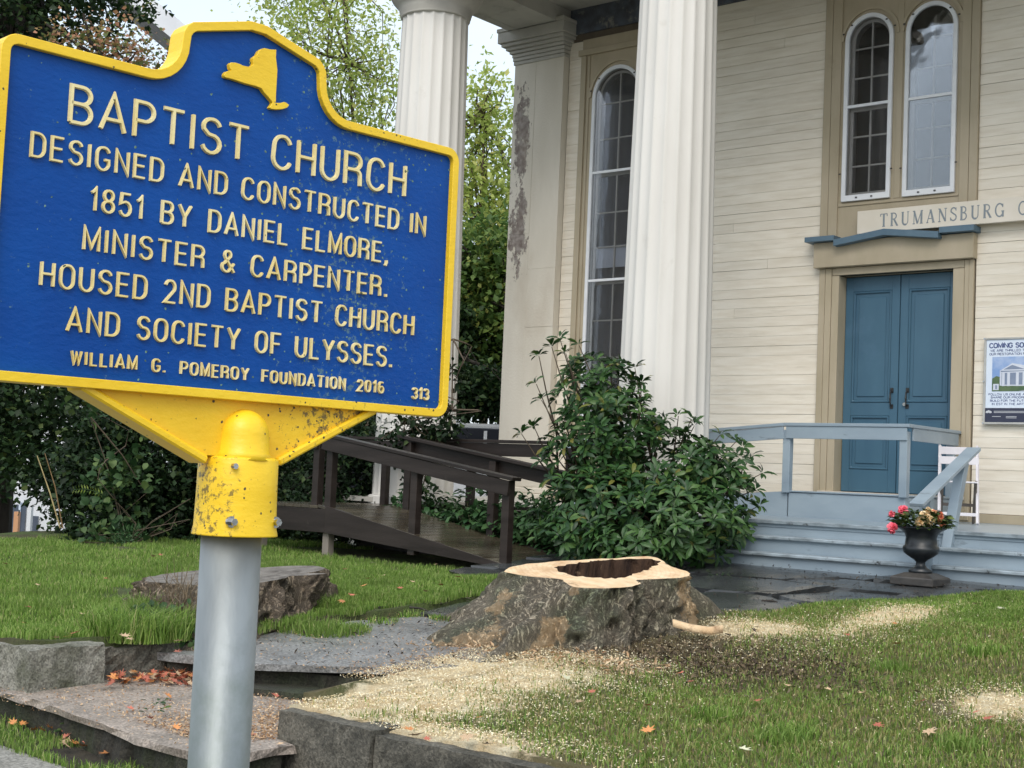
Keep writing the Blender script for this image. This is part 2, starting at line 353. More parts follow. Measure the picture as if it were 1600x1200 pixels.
SAWB = [(onZ(800, 1030, -1.16), .75, .35), (onZ(690, 1035, -1.19), .5, .45), (onZ(950, 1040, -1.16), .5, .25), (onZ(520, 1105, -1.25), .45, .5), (onZ(640, 1090, -1.24), .8, .75), (onZ(790, 1060, -1.2), .75, .8), (onZ(700, 1035, -1.19), .5, .9), (onZ(1390, 978, -.97), .42, 1.4), (onZ(1190, 985, -1.0), .45, .6), (onZ(1570, 1130, -1.22), .35, .4), (onZ(700, 1150, -1.27), .8, .25)]
M['sawground'] = sawdust_ground()

M['grass'] = leafmat('green_grass_blades', [(0,(.07,.14,.022)), (.3,(.15,.27,.045)), (.65,(.26,.41,.08)), (.88,(.37,.50,.14)), (.96,(.46,.48,.20)), (1,(.58,.50,.27))], .5, .4, .3, patch=(1.6,(.15,.23,.05),.45,.75))
M['grass_dry'] = leafmat('trodden_grass_blades', [(0,(.08,.11,.025)), (.3,(.17,.23,.05)), (.55,(.28,.33,.09)), (.75,(.38,.35,.14)), (.86,(.30,.22,.11)), (1,(.68,.60,.34))], .6, .35, .3, patch=(2.6,(.22,.22,.09),.56,.78))
M['rhodo'] = leafmat('rhododendron_leaf', [(0,(.012,.040,.012)), (.4,(.024,.070,.018)), (.75,(.046,.11,.028)), (.95,(.08,.15,.036)), (1,(.18,.16,.035))], .4, .15, .35)
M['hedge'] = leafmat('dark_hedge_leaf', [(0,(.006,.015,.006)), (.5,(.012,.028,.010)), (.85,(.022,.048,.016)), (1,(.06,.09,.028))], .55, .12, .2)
M['vine'] = leafmat('pale_vine_leaf', [(0,(.022,.058,.020)), (.6,(.05,.10,.035)), (1,(.12,.18,.055))], .5, .25, .25)
M['under'] = leafmat('bright_underplanting_leaf', [(0,(.022,.065,.022)), (.5,(.045,.11,.04)), (1,(.085,.17,.06))], .4, .2, .4)
M['airy'] = leafmat('yellow_green_tree_leaf', [(0,(.24,.32,.07)), (.5,(.42,.52,.14)), (.85,(.60,.66,.24)), (1,(.72,.66,.24))], .6, .55, .2)
M['midtree'] = leafmat('mid_green_tree_leaf', [(0,(.06,.12,.03)), (.5,(.12,.21,.055)), (.85,(.22,.31,.075)), (1,(.40,.40,.10))], .5, .4, .3)
M['maple'] = leafmat('dark_maple_leaf', [(0,(.010,.026,.010)), (.5,(.022,.05,.017)), (.9,(.045,.085,.025)), (1,(.09,.12,.03))], .5, .25, .3)
M['autumn'] = leafmat('autumn_leaf', [(0,(.10,.14,.04)), (.3,(.30,.22,.08)), (.5,(.50,.24,.14)), (.65,(.58,.30,.20)), (.8,(.22,.26,.09)), (1,(.12,.20,.08))], .5, .35, .3)
M['bark_dark'] = mat('dark_tree_bark', (.025,.020,.016), (.05,.042,.034), 9, .9, .7, .02, (1,1,.3))
M['stem'] = mat('shrub_stem', (.07,.05,.035), (.12,.09,.06), 12, .8, .5, .004)
M['straw'] = mat('dry_cane', (.42,.34,.16), (.30,.22,.10), 5, .7, 0)
def fleaf(name, a, b, c):
    return mat(name, a, b, 22, .55, .3, .002, None, c, 12, .5, .62, piece=.3)
M['leaf_red'] = fleaf('fallen_red_leaf', (.40,.10,.06), (.52,.19,.12), (.30,.07,.04))
M['leaf_orange'] = fleaf('fallen_orange_leaf', (.55,.20,.06), (.62,.30,.10), (.34,.11,.04))
M['leaf_tan'] = fleaf('fallen_tan_leaf', (.50,.34,.20), (.62,.46,.30), (.34,.20,.10))
M['leaf_pale'] = fleaf('fallen_pale_leaf', (.60,.62,.42), (.68,.66,.50), (.45,.42,.2))
def bark(name, c1, c2, c3, ridge=1.0, sc=11, st=(2.6,2.6,.55)):
    m, nt, p = base_mat(name)
    tc = nd(nt, 'ShaderNodeTexCoord'); nn = nd(nt, 'ShaderNodeTexNoise'); nn.inputs['Scale'].default_value = 3.5; nn.inputs['Detail'].default_value = 6; nt.links.new(tc.outputs['Object'], nn.inputs['Vector'])
    sc_ = nd(nt, 'ShaderNodeVectorMath', operation='SCALE'); sc_.inputs['Scale'].default_value = .5; nt.links.new(nn.outputs['Color'], sc_.inputs[0])
    av = nd(nt, 'ShaderNodeVectorMath', operation='ADD'); nt.links.new(tc.outputs['Object'], av.inputs[0]); nt.links.new(sc_.outputs[0], av.inputs[1])
    mp = nd(nt, 'ShaderNodeMapping'); mp.inputs['Scale'].default_value = st; nt.links.new(av.outputs[0], mp.inputs['Vector'])
    n1 = nd(nt, 'ShaderNodeTexNoise'); n1.inputs['Scale'].default_value = sc; n1.inputs['Detail'].default_value = 8; n1.inputs['Roughness'].default_value = .72; n1.inputs['Distortion'].default_value = .6
    nt.links.new(mp.outputs[0], n1.inputs['Vector'])
    rd = math_(nt, 'SUBTRACT', 1.0, math_(nt, 'MULTIPLY', math_(nt, 'ABSOLUTE', math_(nt, 'SUBTRACT', n1.outputs['Fac'], .5)), 13)); rd = math_(nt, 'MAXIMUM', rd, 0.0)
    col = mixc(nt, noise(nt, 22, 7, .75), c1, c2); col = mixc(nt, noise(nt, 2.4, 5, seed=8, lo=.46, hi=.66), col, c3)
    col = mixc(nt, math_(nt, 'MULTIPLY', rd, .72), col, tuple(x*.22 for x in c1)); col = mixc(nt, noise(nt, 48, 4, seed=3, lo=.66, hi=.78), col, tuple(min(1, x*1.5) for x in c2))
    nt.links.new(col, p.inputs['Base Color']); p.inputs['Roughness'].default_value = .9
    bump(nt, p, math_(nt, 'SUBTRACT', math_(nt, 'MULTIPLY', noise(nt, 40, 6, .7, lo=None), .9), math_(nt, 'MULTIPLY', rd, ridge)), 1, .035)
    return m
M['bark'] = bark('stump_bark', (.36,.30,.215), (.56,.49,.37), (.25,.27,.17))
def torn(m, spots):
    nt = m.node_tree; p = nt.nodes['Principled BSDF']; src = p.inputs['Base Color'].links[0].from_socket; tc = nd(nt, 'ShaderNodeTexCoord'); tot = None
    for P, r in spots:
        v = nd(nt, 'ShaderNodeVectorMath', operation='DISTANCE'); nt.links.new(tc.outputs['Object'], v.inputs[0]); v.inputs[1].default_value = tuple(P)
        q = math_(nt, 'DIVIDE', v.outputs['Value'], r); q = math_(nt, 'SUBTRACT', 1.0, q); tot = q if tot is None else math_(nt, 'MAXIMUM', tot, q)
    k = nd(nt, 'ShaderNodeMapRange'); k.inputs['From Min'].default_value = .30; k.inputs['From Max'].default_value = .42
    nt.links.new(math_(nt, 'ADD', tot, math_(nt, 'MULTIPLY', math_(nt, 'SUBTRACT', noise(nt, 9, 7, .7, lo=None, seed=4), .5), 1.5)), k.inputs['Value'])
    c = mixc(nt, noise(nt, 25, 5, .7), (.55,.36,.19), (.74,.57,.36)); nt.links.new(mixc(nt, k.outputs[0], src, c), p.inputs['Base Color'])
torn(M['bark'], [(atD(783,915,9.9), .16), (atD(770,940,9.75), .20), (atD(750,968,9.6), .26), (atD(725,995,9.5), .32), (atD(695,1018,9.4), .40), (atD(665,1032,9.3), .5), (atD(865,985,9.5), .16), (atD(862,1012,9.4), .2), (atD(1085,925,10.1), .2), (atD(1100,945,10.1), .26), (atD(1122,965,10.1), .34), (atD(1145,975,10.2), .4), (atD(1050,960,9.8), .18), (atD(895,925,9.7), .08)])
M['bark_old'] = bark('weathered_stump_bark', (.31,.235,.16), (.48,.38,.28), (.22,.19,.13), 1.2, 9, (2,2,.3))
M['cutwood'] = mat('fresh_cut_wood', (.74,.52,.30), (.84,.66,.44), 9, .8, .9, .008, (1,1.6,1), (.50,.29,.15), 3.2, .50, .72, bscale=60)
def rings(m, c, dark):
    nt = m.node_tree; p = nt.nodes['Principled BSDF']; src = p.inputs['Base Color'].links[0].from_socket; tc = nd(nt, 'ShaderNodeTexCoord')
    v = nd(nt, 'ShaderNodeVectorMath', operation='SUBTRACT'); nt.links.new(tc.outputs['Object'], v.inputs[0]); v.inputs[1].default_value = (c[0], c[1], c[2])
    mp = nd(nt, 'ShaderNodeMapping'); mp.inputs['Scale'].default_value = (1, 1, 0); nt.links.new(v.outputs[0], mp.inputs[0]); ln = nd(nt, 'ShaderNodeVectorMath', operation='LENGTH'); nt.links.new(mp.outputs[0], ln.inputs[0])
    q = math_(nt, 'SINE', math_(nt, 'MULTIPLY', math_(nt, 'ADD', ln.outputs['Value'], math_(nt, 'MULTIPLY', noise(nt, 2.5, 4, lo=None), .10)), 190))
    col = mixc(nt, math_(nt, 'MULTIPLY', math_(nt, 'MAXIMUM', q, 0.0), .17), src, dark)
    crk = noise(nt, 6, 8, .75, lo=.60, hi=.66, seed=6, stretch=(1, 3, 1)); col = mixc(nt, math_(nt, 'MULTIPLY', crk, .55), col, tuple(x*.45 for x in dark))
    sp = nd(nt, 'ShaderNodeSeparateXYZ'); nt.links.new(tc.outputs['Object'], sp.inputs[0]); nt.links.new(col, p.inputs['Base Color'])
rings(M['cutwood'], tuple(atD(950, 888, 10.3)), (.46,.27,.13)); 
M['sapwood'] = mat('torn_sapwood', (.60,.40,.22), (.72,.54,.34), 12, .8, .9, .012, (1,1,.4), (.26,.15,.08), 6, .5, .65)
M['rotwood'] = mat('dark_rotten_heartwood', (.030,.015,.010), (.10,.055,.032), 10, .9, 1, .02, (2,2,.3), (.36,.24,.14), 8, .62, .72)
M['oldcut'] = mat('grey_weathered_cut_face', (.14,.125,.11), (.24,.22,.195), 14, .8, 1, .02, (1,.35,1), (.06,.05,.04), 6, .52, .66)
M['chip'] = leafmat('wood_chip', [(0,(.56,.40,.19)), (.5,(.88,.77,.52)), (1,(.94,.89,.70))], .8, .1, .2)
M['rust_chip'] = leafmat('rusty_wood_chip', [(0,(.28,.15,.08)), (.5,(.50,.32,.18)), (1,(.68,.52,.34))], .8, .1, .2)
M['pbug'] = mat('dirt_litter', (.02,.015,.01), (.05,.035,.02), 10, .9, 0)

# ------------------------------------------------------------------ terrain
def vnoise(x, y, s, seed=0):
    """cheap smooth value noise on arrays"""
    x = np.asarray(x, float)*s+seed*17.3; y = np.asarray(y, float)*s+seed*9.1
    xi = np.floor(x).astype(int); yi = np.floor(y).astype(int); fx = x-xi; fy = y-yi; fx = fx*fx*(3-2*fx); fy = fy*fy*(3-2*fy)
    def h(a, b):
        n = (a*374761393 + b*668265263 + seed*1442695) & 0x7fffffff; n = ((n ^ (n >> 13))*1274126177) & 0x7fffffff; return (n ^ (n >> 16)) % 10007/10007.0
    return (h(xi, yi)*(1-fx)+h(xi+1, yi)*fx)*(1-fy)+(h(xi, yi+1)*(1-fx)+h(xi+1, yi+1)*fx)*fy
def h_walk(x, y): return -1.235 + (np.clip(y, 6.0, 12.6)-6.1)*0.0738
def h_left(x, y):
    far = -1.13 + (np.clip(y, 4.5, 11.5)-4.6)*0.024
    w = sm(-9.4, -7.9, x); z = far*(1-w) + np.minimum(h_walk(x, y)+.01, -.93)*w
    near = sm(6.6, 5.4, y); z = z*(1-near*w) + (-1.15)*near*w
    return z + (vnoise(x, y, 1.4, 1)-.5)*.07 + (vnoise(x, y, 4, 2)-.5)*.025
def lawn_edge(y): return np.where(y < 9.4, -5.78, -5.78+(y-9.4)*.49)+.10*(vnoise(y*0, y, 2.3, 5)-.5)
def h_right(x, y):
    d = np.clip(y, 5.1, 12.5)-5.1; z = -1.265 + .035*d + .0038*d*d
    w = sm(7.9, 9.2, y); z = z*(1-w) + (h_walk(x, y)+.022)*w
    z = z + .03*np.exp(-(((x+6.0)/1.2)**2+((y-8.2)/1.4)**2)) - .12*(1-sm(lawn_edge(y)-.07, lawn_edge(y)+.03, x))*sm(8.6, 9.3, y)
    return z + (vnoise(x, y, 1.6, 3)-.5)*.05 + (vnoise(x, y, 5, 4)-.5)*.02
def sheet(name, xs, ys, fn, m, skirt=0, kind='structure'):
    X, Y = np.meshgrid(xs, ys); Z = fn(X, Y) if callable(fn) else np.full(X.shape, fn)
    V = np.stack([X, Y, Z], -1).reshape(-1, 3); nx, ny = len(xs), len(ys)
    i = (np.arange(ny-1)[:, None]*nx + np.arange(nx-1)).ravel(); Fq = np.stack([i, i+1, i+1+nx, i+nx], -1)
    if skirt:
        b = list(range(nx)) + [k*nx+nx-1 for k in range(1, ny)] + [ny*nx-1-k for k in range(1, nx)] + [k*nx for k in range(ny-2, 0, -1)]
        n0 = len(V); V2 = V[b].copy(); V2[:, 2] -= skirt; V = np.vstack([V, V2]); m_ = len(b)
        Fs = [(b[j], n0+j, n0+(j+1) % m_, b[(j+1) % m_]) for j in range(m_)]; Fq = np.vstack([Fq, np.array(Fs)])
    o = np_obj(name, V, Fq, m, smooth=True); o['kind'] = kind; return o
L_ = np.linspace
xs = np.concatenate([L_(-400, -60, 8), L_(-50, -16, 18), L_(-15, 5, 40), L_(20, 400, 12)]); ys = np.concatenate([L_(-400, -10, 10), L_(-5, 4.3, 20), [4.5, 20, 60, 120, 400]])
sheet('ground', xs, ys, lambda x, y: -1.66-2.6*sm(11.5, 32, -x), M['street'])
# sidewalk slabs at the foot of the landing
def slab(name, poly, z0, z1, m, cell=.12, amp=.012, kind='structure', parent=None, thing=None, seed=0, chip=.03):
    """an uneven slab: polygon filled with a grid, rough edge"""
    poly = [Vector((p[0], p[1], 0)) for p in poly]; pts = []
    for i in range(len(poly)):
        a, b = poly[i], poly[(i+1) % len(poly)]; n = max(1, int((b-a).length/cell))
        for k in range(n):
            q = a.lerp(b, k/n); pts.append((q.x + (random.random()-.5)*chip, q.y + (random.random()-.5)*chip))
    import bmesh
    bm = bmesh.new(); zz = lambda x, y: (z1(x, y) if callable(z1) else z1) + (float(vnoise(x, y, 2.2, 5+seed))-.5)*amp*2
    vs = [bm.verts.new((x, y, 0)) for x, y in pts]; f = bm.faces.new(vs)
    bmesh.ops.triangulate(bm, faces=[f]); bmesh.ops.subdivide_edges(bm, edges=[e for e in bm.edges if e.calc_length() > cell*2.2], cuts=2, use_grid_fill=False)
    bmesh.ops.triangulate(bm, faces=bm.faces)
    bd = [v for v in bm.verts if v.is_boundary]
    for v in bm.verts: v.co.z = zz(v.co.x, v.co.y) - (.008 if v.is_boundary else 0)
    ret = bmesh.ops.extrude_edge_only(bm, edges=[e for e in bm.edges if e.is_boundary])
    for v in [g for g in ret['geom'] if isinstance(g, bmesh.types.BMVert)]:
        v.co.z = z0(v.co.x, v.co.y) if callable(z0) else z0; v.co.x += (random.random()-.5)*chip; v.co.y += (random.random()-.5)*chip
    bmesh.ops.recalc_face_normals(bm, faces=bm.faces)
    me = bpy.data.meshes.new(name); bm.to_mesh(me); bm.free(); me.materials.append(m)
    o = bpy.data.objects.new(name, me); COL.objects.link(o)
    if kind: o['kind'] = kind
    return o
def pz(z, *pp): return [tuple(onZ(x, y, z))[:2] for x, y in pp]
slab('sidewalk', [(-11, 1.0), (-11, 4.28), (-8.5, 4.3), (-7.33, 4.42), (-6.6, 4.38), (-6.1, 4.12), (-2, 4.0), (2.5, 4.0), (2.5, 1.0)], -1.68, -1.6, M['sidewalk'], cell=.2, amp=.015)
slab('grass_strip_soil', [(-11, 4.2), (-11, 4.95), (2.5, 5.2), (2.5, 3.9), (-6.1, 4.0)], -1.68, -1.612, M['soil'], cell=.2, amp=.02)
A = slab('landing_slab', [(-9.6, 4.82), (-7.95, 4.80), (-7.2, 4.72), (-6.55, 4.62), (-6.0, 4.53), (-5.55, 4.5), (-5.55, 5.05), (-5.72, 5.1), (-5.85, 6.2), (-8.05, 6.1), (-9.6, 5.6)], -1.46, -1.415, M['landing'], cell=.1, amp=.012, chip=.035)
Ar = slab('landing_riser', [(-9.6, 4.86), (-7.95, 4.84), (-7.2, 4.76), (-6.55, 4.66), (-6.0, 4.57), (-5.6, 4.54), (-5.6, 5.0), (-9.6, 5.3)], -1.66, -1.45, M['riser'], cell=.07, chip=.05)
slab('walkway_bed', [(-7.95, 5.6), (-5.9, 5.6), (-5.75, 8), (-5.72, 9.4), (-5.1, 11), (-4.5, 12.9), (-9.6, 12.9), (-9.6, 10.6), (-7.8, 10.4)], -1.6, lambda x, y: float(h_walk(x, y))-.09 - (.12 if y < 6.35 else 0), M['soil'], cell=.15, amp=.02)
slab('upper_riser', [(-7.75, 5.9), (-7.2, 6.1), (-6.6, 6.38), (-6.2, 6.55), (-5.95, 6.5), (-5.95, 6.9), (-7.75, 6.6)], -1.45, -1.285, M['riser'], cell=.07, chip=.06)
slab('ledge_soil', [(-7.5, 5.95), (-6.9, 5.92), (-6.3, 6.15), (-5.95, 6.3), (-5.9, 6.6), (-6.6, 6.6), (-7.3, 6.35)], -1.47, -1.37, M['riser'], cell=.08, chip=.08, amp=.03)
hw = lambda x, y: float(h_walk(x, y))
slab('path_slab', [(-7.85, 5.85), (-7.15, 6.02), (-6.6, 6.33), (-6.25, 6.55), (-5.95, 6.62), (-6.0, 7.4), (-6.35, 8.3), (-7.0, 8.15), (-7.6, 8.1), (-7.95, 7.3)], lambda x, y: hw(x, y)-.055, hw, M['upper_slab'], cell=.11, amp=.012, chip=.03)
slab('path_slab', [(-7.72, 8.22), (-7.0, 8.28), (-6.3, 8.4), (-6.1, 9.6), (-6.9, 9.75), (-7.85, 9.65)], lambda x, y: hw(x, y)-.05, lambda x, y: hw(x, y)+.012, M['slate'], cell=.12, amp=.014, seed=1, chip=.03)
# dark flagstones before the steps: irregular pieces
fl = [[(-7.85, 9.72), (-6.8, 9.82), (-6.6, 10.6), (-7.4, 10.75), (-9.4, 10.7), (-9.4, 10.4)], [(-6.73, 9.80), (-5.62, 9.7), (-5.3, 10.35), (-6.0, 10.7), (-6.53, 10.6)],
      [(-6.0, 8.4), (-5.72, 8.4), (-5.70, 9.1), (-5.66, 9.66), (-6.02, 9.6)], [(-9.4, 10.78), (-8.3, 10.82), (-7.4, 10.84), (-7.2, 11.55), (-8.4, 11.7), (-9.4, 11.6)],
      [(-7.32, 10.83), (-6.56, 10.68), (-6.0, 10.78), (-5.85, 11.5), (-6.5, 11.62), (-7.12, 11.54)], [(-5.93, 10.77), (-4.95, 10.43), (-4.3, 11.0), (-4.4, 11.5), (-5.78, 11.5)],
      [(-9.4, 11.68), (-8.38, 11.78), (-7.6, 11.66), (-7.5, 12.3), (-9.4, 12.35)], [(-7.52, 11.66), (-7.12, 11.62), (-6.45, 11.7), (-6.1, 12.2), (-7.42, 12.3)],
      [(-6.38, 11.68), (-5.8, 11.58), (-4.6, 11.58), (-4.5, 12.1), (-6.03, 12.2)], [(-4.52, 11.58), (-3.2, 11.4), (-3.0, 12.0), (-4.42, 12.1)],
      [(-9.4, 12.43), (-7.0, 12.36), (-5.9, 12.28), (-5.8, 12.75), (-9.4, 12.8)], [(-5.82, 12.28), (-4.5, 12.18), (-3.0, 12.1), (-2.0, 12.1), (-2.0, 12.75), (-5.72, 12.75)], [(-3.1, 11.4), (-1.8, 11.3), (-1.6, 12.0), (-2.9, 12.02)]]
pave = empty('flagstone_path', (-6.5, 11.3, -.86), 'wet dark flagstone path between the fresh stump and the pale blue steps', 'path'); pave['kind'] = 'structure'; del pave['category']; del pave['label']
for i, poly in enumerate(fl):
    o = slab('flagstone', poly, lambda x, y: hw(x, y)-.05, (lambda x, y, k=(i*7 % 5)*.006: hw(x, y)+.004+k), M['slate'], cell=.14, amp=.012, kind=None, seed=i, chip=.04)
    o.parent = pave; o.matrix_parent_inverse = Matrix.Translation((6.5, -11.3, .86))
# lawns
sheet('left_lawn', L_(-17, -7.95, 80), L_(4.95, 13.2, 76), h_left, M['lawn'], skirt=.5)
sheet('back_ground', np.concatenate([L_(-400, -60, 8), L_(-50, -17.0, 14)]), np.concatenate([L_(4.72, 30, 12), L_(50, 400, 8)]), lambda x, y: -1.09-2.2*sm(17, 42, -x), M['farground'], skirt=.5)
sheet('side_ground', np.concatenate([L_(-17.0, -13.2, 5)]), np.concatenate([[13.2], L_(16, 400, 12)]), -1.05, M['farground'])
sheet('right_lawn', L_(-5.75, 8, 110), L_(5.17, 12.05, 70), h_right, M['sawground'], skirt=.3)
sheet('lawn_apron', L_(-6.55, -5.7, 16), L_(6.0, 8.6, 30), lambda x, y: h_right(x, y)-.02-.12*sm(-6.1, -6.55, x), M['sawground'], skirt=.2)
slab('right_lawn_point', [(-5.74, 5.16), (-5.9, 6.0), (-6.0, 6.45), (-6.3, 6.9), (-5.6, 7.0), (-5.6, 5.16)], -1.5, lambda x, y: float(h_right(x, y))-.006, M['sawground'], cell=.08, amp=.01, chip=.02)

# retaining wall blocks and curb pieces
def blockmesh(poly, z0, z1, seed, rough=.007, cell=.05):
    import bmesh
    bm = bmesh.new(); pts = []
    P = [Vector((p[0], p[1], 0)) for p in poly]
    for i in range(len(P)):
        a, b = P[i], P[(i+1) % len(P)]; n = max(1, int((b-a).length/cell))
        pts += [a.lerp(b, k/n) for k in range(n)]
    zs = L_(z0, z1, max(2, int((z1-z0)/cell)+1)); rnd = random.Random(seed)
    zt = lambda p: (p.x*0+0)
    rings = []
    for j, z in enumerate(zs):
        r_ = []
        for p in pts:
            d = rough*(1.8 if j in (0, len(zs)-1) else 1); q = (p.x+(rnd.random()-.5)*d, p.y+(rnd.random()-.5)*d, z+(rnd.random()-.5)*d*.8)
            r_.append(bm.verts.new(q))
        rings.append(r_)
    for a, b in zip(rings, rings[1:]):
        for k in range(len(pts)): bm.faces.new((a[k], a[(k+1) % len(pts)], b[(k+1) % len(pts)], b[k]))
    f = bm.faces.new(rings[-1]); bmesh.ops.triangulate(bm, faces=[f])
    bmesh.ops.recalc_face_normals(bm, faces=bm.faces); return bm
def bm_obj(bm, name, m, smooth=False):
    me = bpy.data.meshes.new(name); bm.to_mesh(me); bm.free(); me.materials.append(m)
    if smooth: me.polygons.foreach_set('use_smooth', [True]*len(me.polygons))
    o = bpy.data.objects.new(name, me); COL.objects.link(o); return o
W = Thing('retaining_wall', (-4.5, 5.1, -1.66), 'low dark stained concrete retaining wall with sawdust heaped on its top', 'wall')
W.put(bm_obj(blockmesh([(-5.73, 5.08), (-5.0, 5.03), (-5.0, 5.25), (-5.73, 5.30)], -1.68, -1.262, 1), 'concrete_block', M['block']))
W.put(bm_obj(blockmesh([(-4.985, 5.05), (-3.8, 5.08), (-3.8, 5.28), (-4.985, 5.26)], -1.68, -1.285, 2), 'concrete_block', M['block']))
W.put(bm_obj(blockmesh([(-3.785, 5.10), (-2.2, 5.08), (-2.2, 5.26), (-3.785, 5.29)], -1.68, -1.28, 3), 'concrete_block', M['block']))
W.put(bm_obj(blockmesh([(-2.185, 5.10), (0.5, 5.08), (0.5, 5.26), (-2.185, 5.29)], -1.68, -1.28, 4), 'concrete_block', M['block']))
Cb = Thing('low_curb', (-7.8, 5.2, -1.42), 'mossy concrete curb edging the left lawn beside the landing', 'curb')
Cb.put(bm_obj(blockmesh([(-7.74, 4.86), (-7.78, 5.42), (-8.03, 5.42), (-7.99, 4.86)], -1.46, -1.158, 5, .012), 'curb_block', M['curb']))
Cb.put(bm_obj(blockmesh([(-7.90, 5.44), (-7.80, 6.05), (-8.0, 6.12), (-8.15, 5.44)], -1.46, -1.20, 6, .03), 'curb_block', M['block']))
Cb.put(bm_obj(blockmesh([(-8.0, 4.87), (-9.4, 4.90), (-9.4, 5.1), (-8.0, 5.1)][::-1], -1.46, -1.165, 7, .012), 'curb_block', M['curb']))

# ------------------------------------------------------------------ the church
CH = Thing('church', (-7.4, 16.2, -.9), 'cream clapboard church front with fluted columns, blue double doors and tall arched windows', 'church')
Yf = 16.0
def arch(cx, hw, zb, zs, n=18):
    """outline of a round-headed opening"""
    return [(cx-hw, zb), (cx+hw, zb)] + [(cx+hw*math.cos(a), zs+hw*math.sin(a)) for a in L_(0, PI, n)]
# backing wall and boards
CH.part('wall_backing', MB().prismY([[(-13.3, -.5), (4.5, -.5), (4.5, 7.2), (-13.3, 7.2)], arch(-11.6, .36, 1.0, 5.46), arch(-7.78, .28, 3.66, 5.62), arch(-6.975, .28, 3.66, 5.62), [(-8.115, -.3), (-6.645, -.3), (-6.645, 2.69), (-8.115, 2.69)]], Yf+.005, Yf+.09), M['backing'])
CH.part('side_wall', MB().box((-13.3, Yf+.1, -1.1), (-13.2, 26, 7.2)).box((4.4, Yf+.1, -1.1), (4.5, 26, 7.2)).box((-13.3, 26, -1.1), (4.5, 26.1, 7.2)), M['siding'])
rnd = random.Random(3)
def boards(x0, x1, z0, z1, pitch=.125):
    z = z0
    while z < z1-.02:
        h = min(pitch, z1-z); cuts = [x0]
        if x1-x0 > 3.0 and rnd.random() < .75: cuts.append(x0+(x1-x0)*rnd.uniform(.2, .8))
        elif x1-x0 > 1.5 and rnd.random() < .25: cuts.append(x0+(x1-x0)*rnd.uniform(.2, .8))
        cuts.append(x1)
        for a, b in zip(cuts, cuts[1:]):
            g = .0008 if rnd.random() < (.62 if z < 2.6 else .35) else rnd.uniform(.0015, .0055); pr = .010 + rnd.uniform(-.0015, .003); t = rnd.uniform(-.0025, .0025)
            v = [(a+.0015, Yf-pr, z+g/2), (b-.0015, Yf-pr-t*.3, z+g/2+t*.4), (b-.0015, Yf+.004, z+g/2), (a+.0015, Yf+.004, z+g/2), (a+.0015, Yf-pr+.003, z+h-g/2), (b-.0015, Yf-pr+.003, z+h-g/2+t*.4), (b-.0015, Yf+.004, z+h-g/2), (a+.0015, Yf+.004, z+h-g/2)]
            CH.part('clapboard', MB().add(v, [(0,1,5,4),(4,5,6,7),(0,3,2,1),(1,2,6,5),(3,0,4,7)]), M['siding'])
        z += h
boards(-12.50, -12.26, -.16, 6.34); boards(-10.94, -8.385, -.16, 6.45)
boards(-6.385, -1.5, -.16, 6.45)
CH.part('plain_wall', MB().box((-1.49, Yf-.01, -.16), (4.5, Yf+.004, 6.45)), M['siding'])
CH.part('water_table', MB().box((-12.5, Yf-.03, -.27), (-8.12, Yf+.004, -.165)).box((-6.64, Yf-.03, -.27), (4.5, Yf+.004, -.165)), M['trim'], bevel=.004)
CH.part('frieze_board', MB().box((-12.5, Yf-.03, 6.455), (4.5, Yf+.004, 6.83)), M['frieze'], bevel=.004)
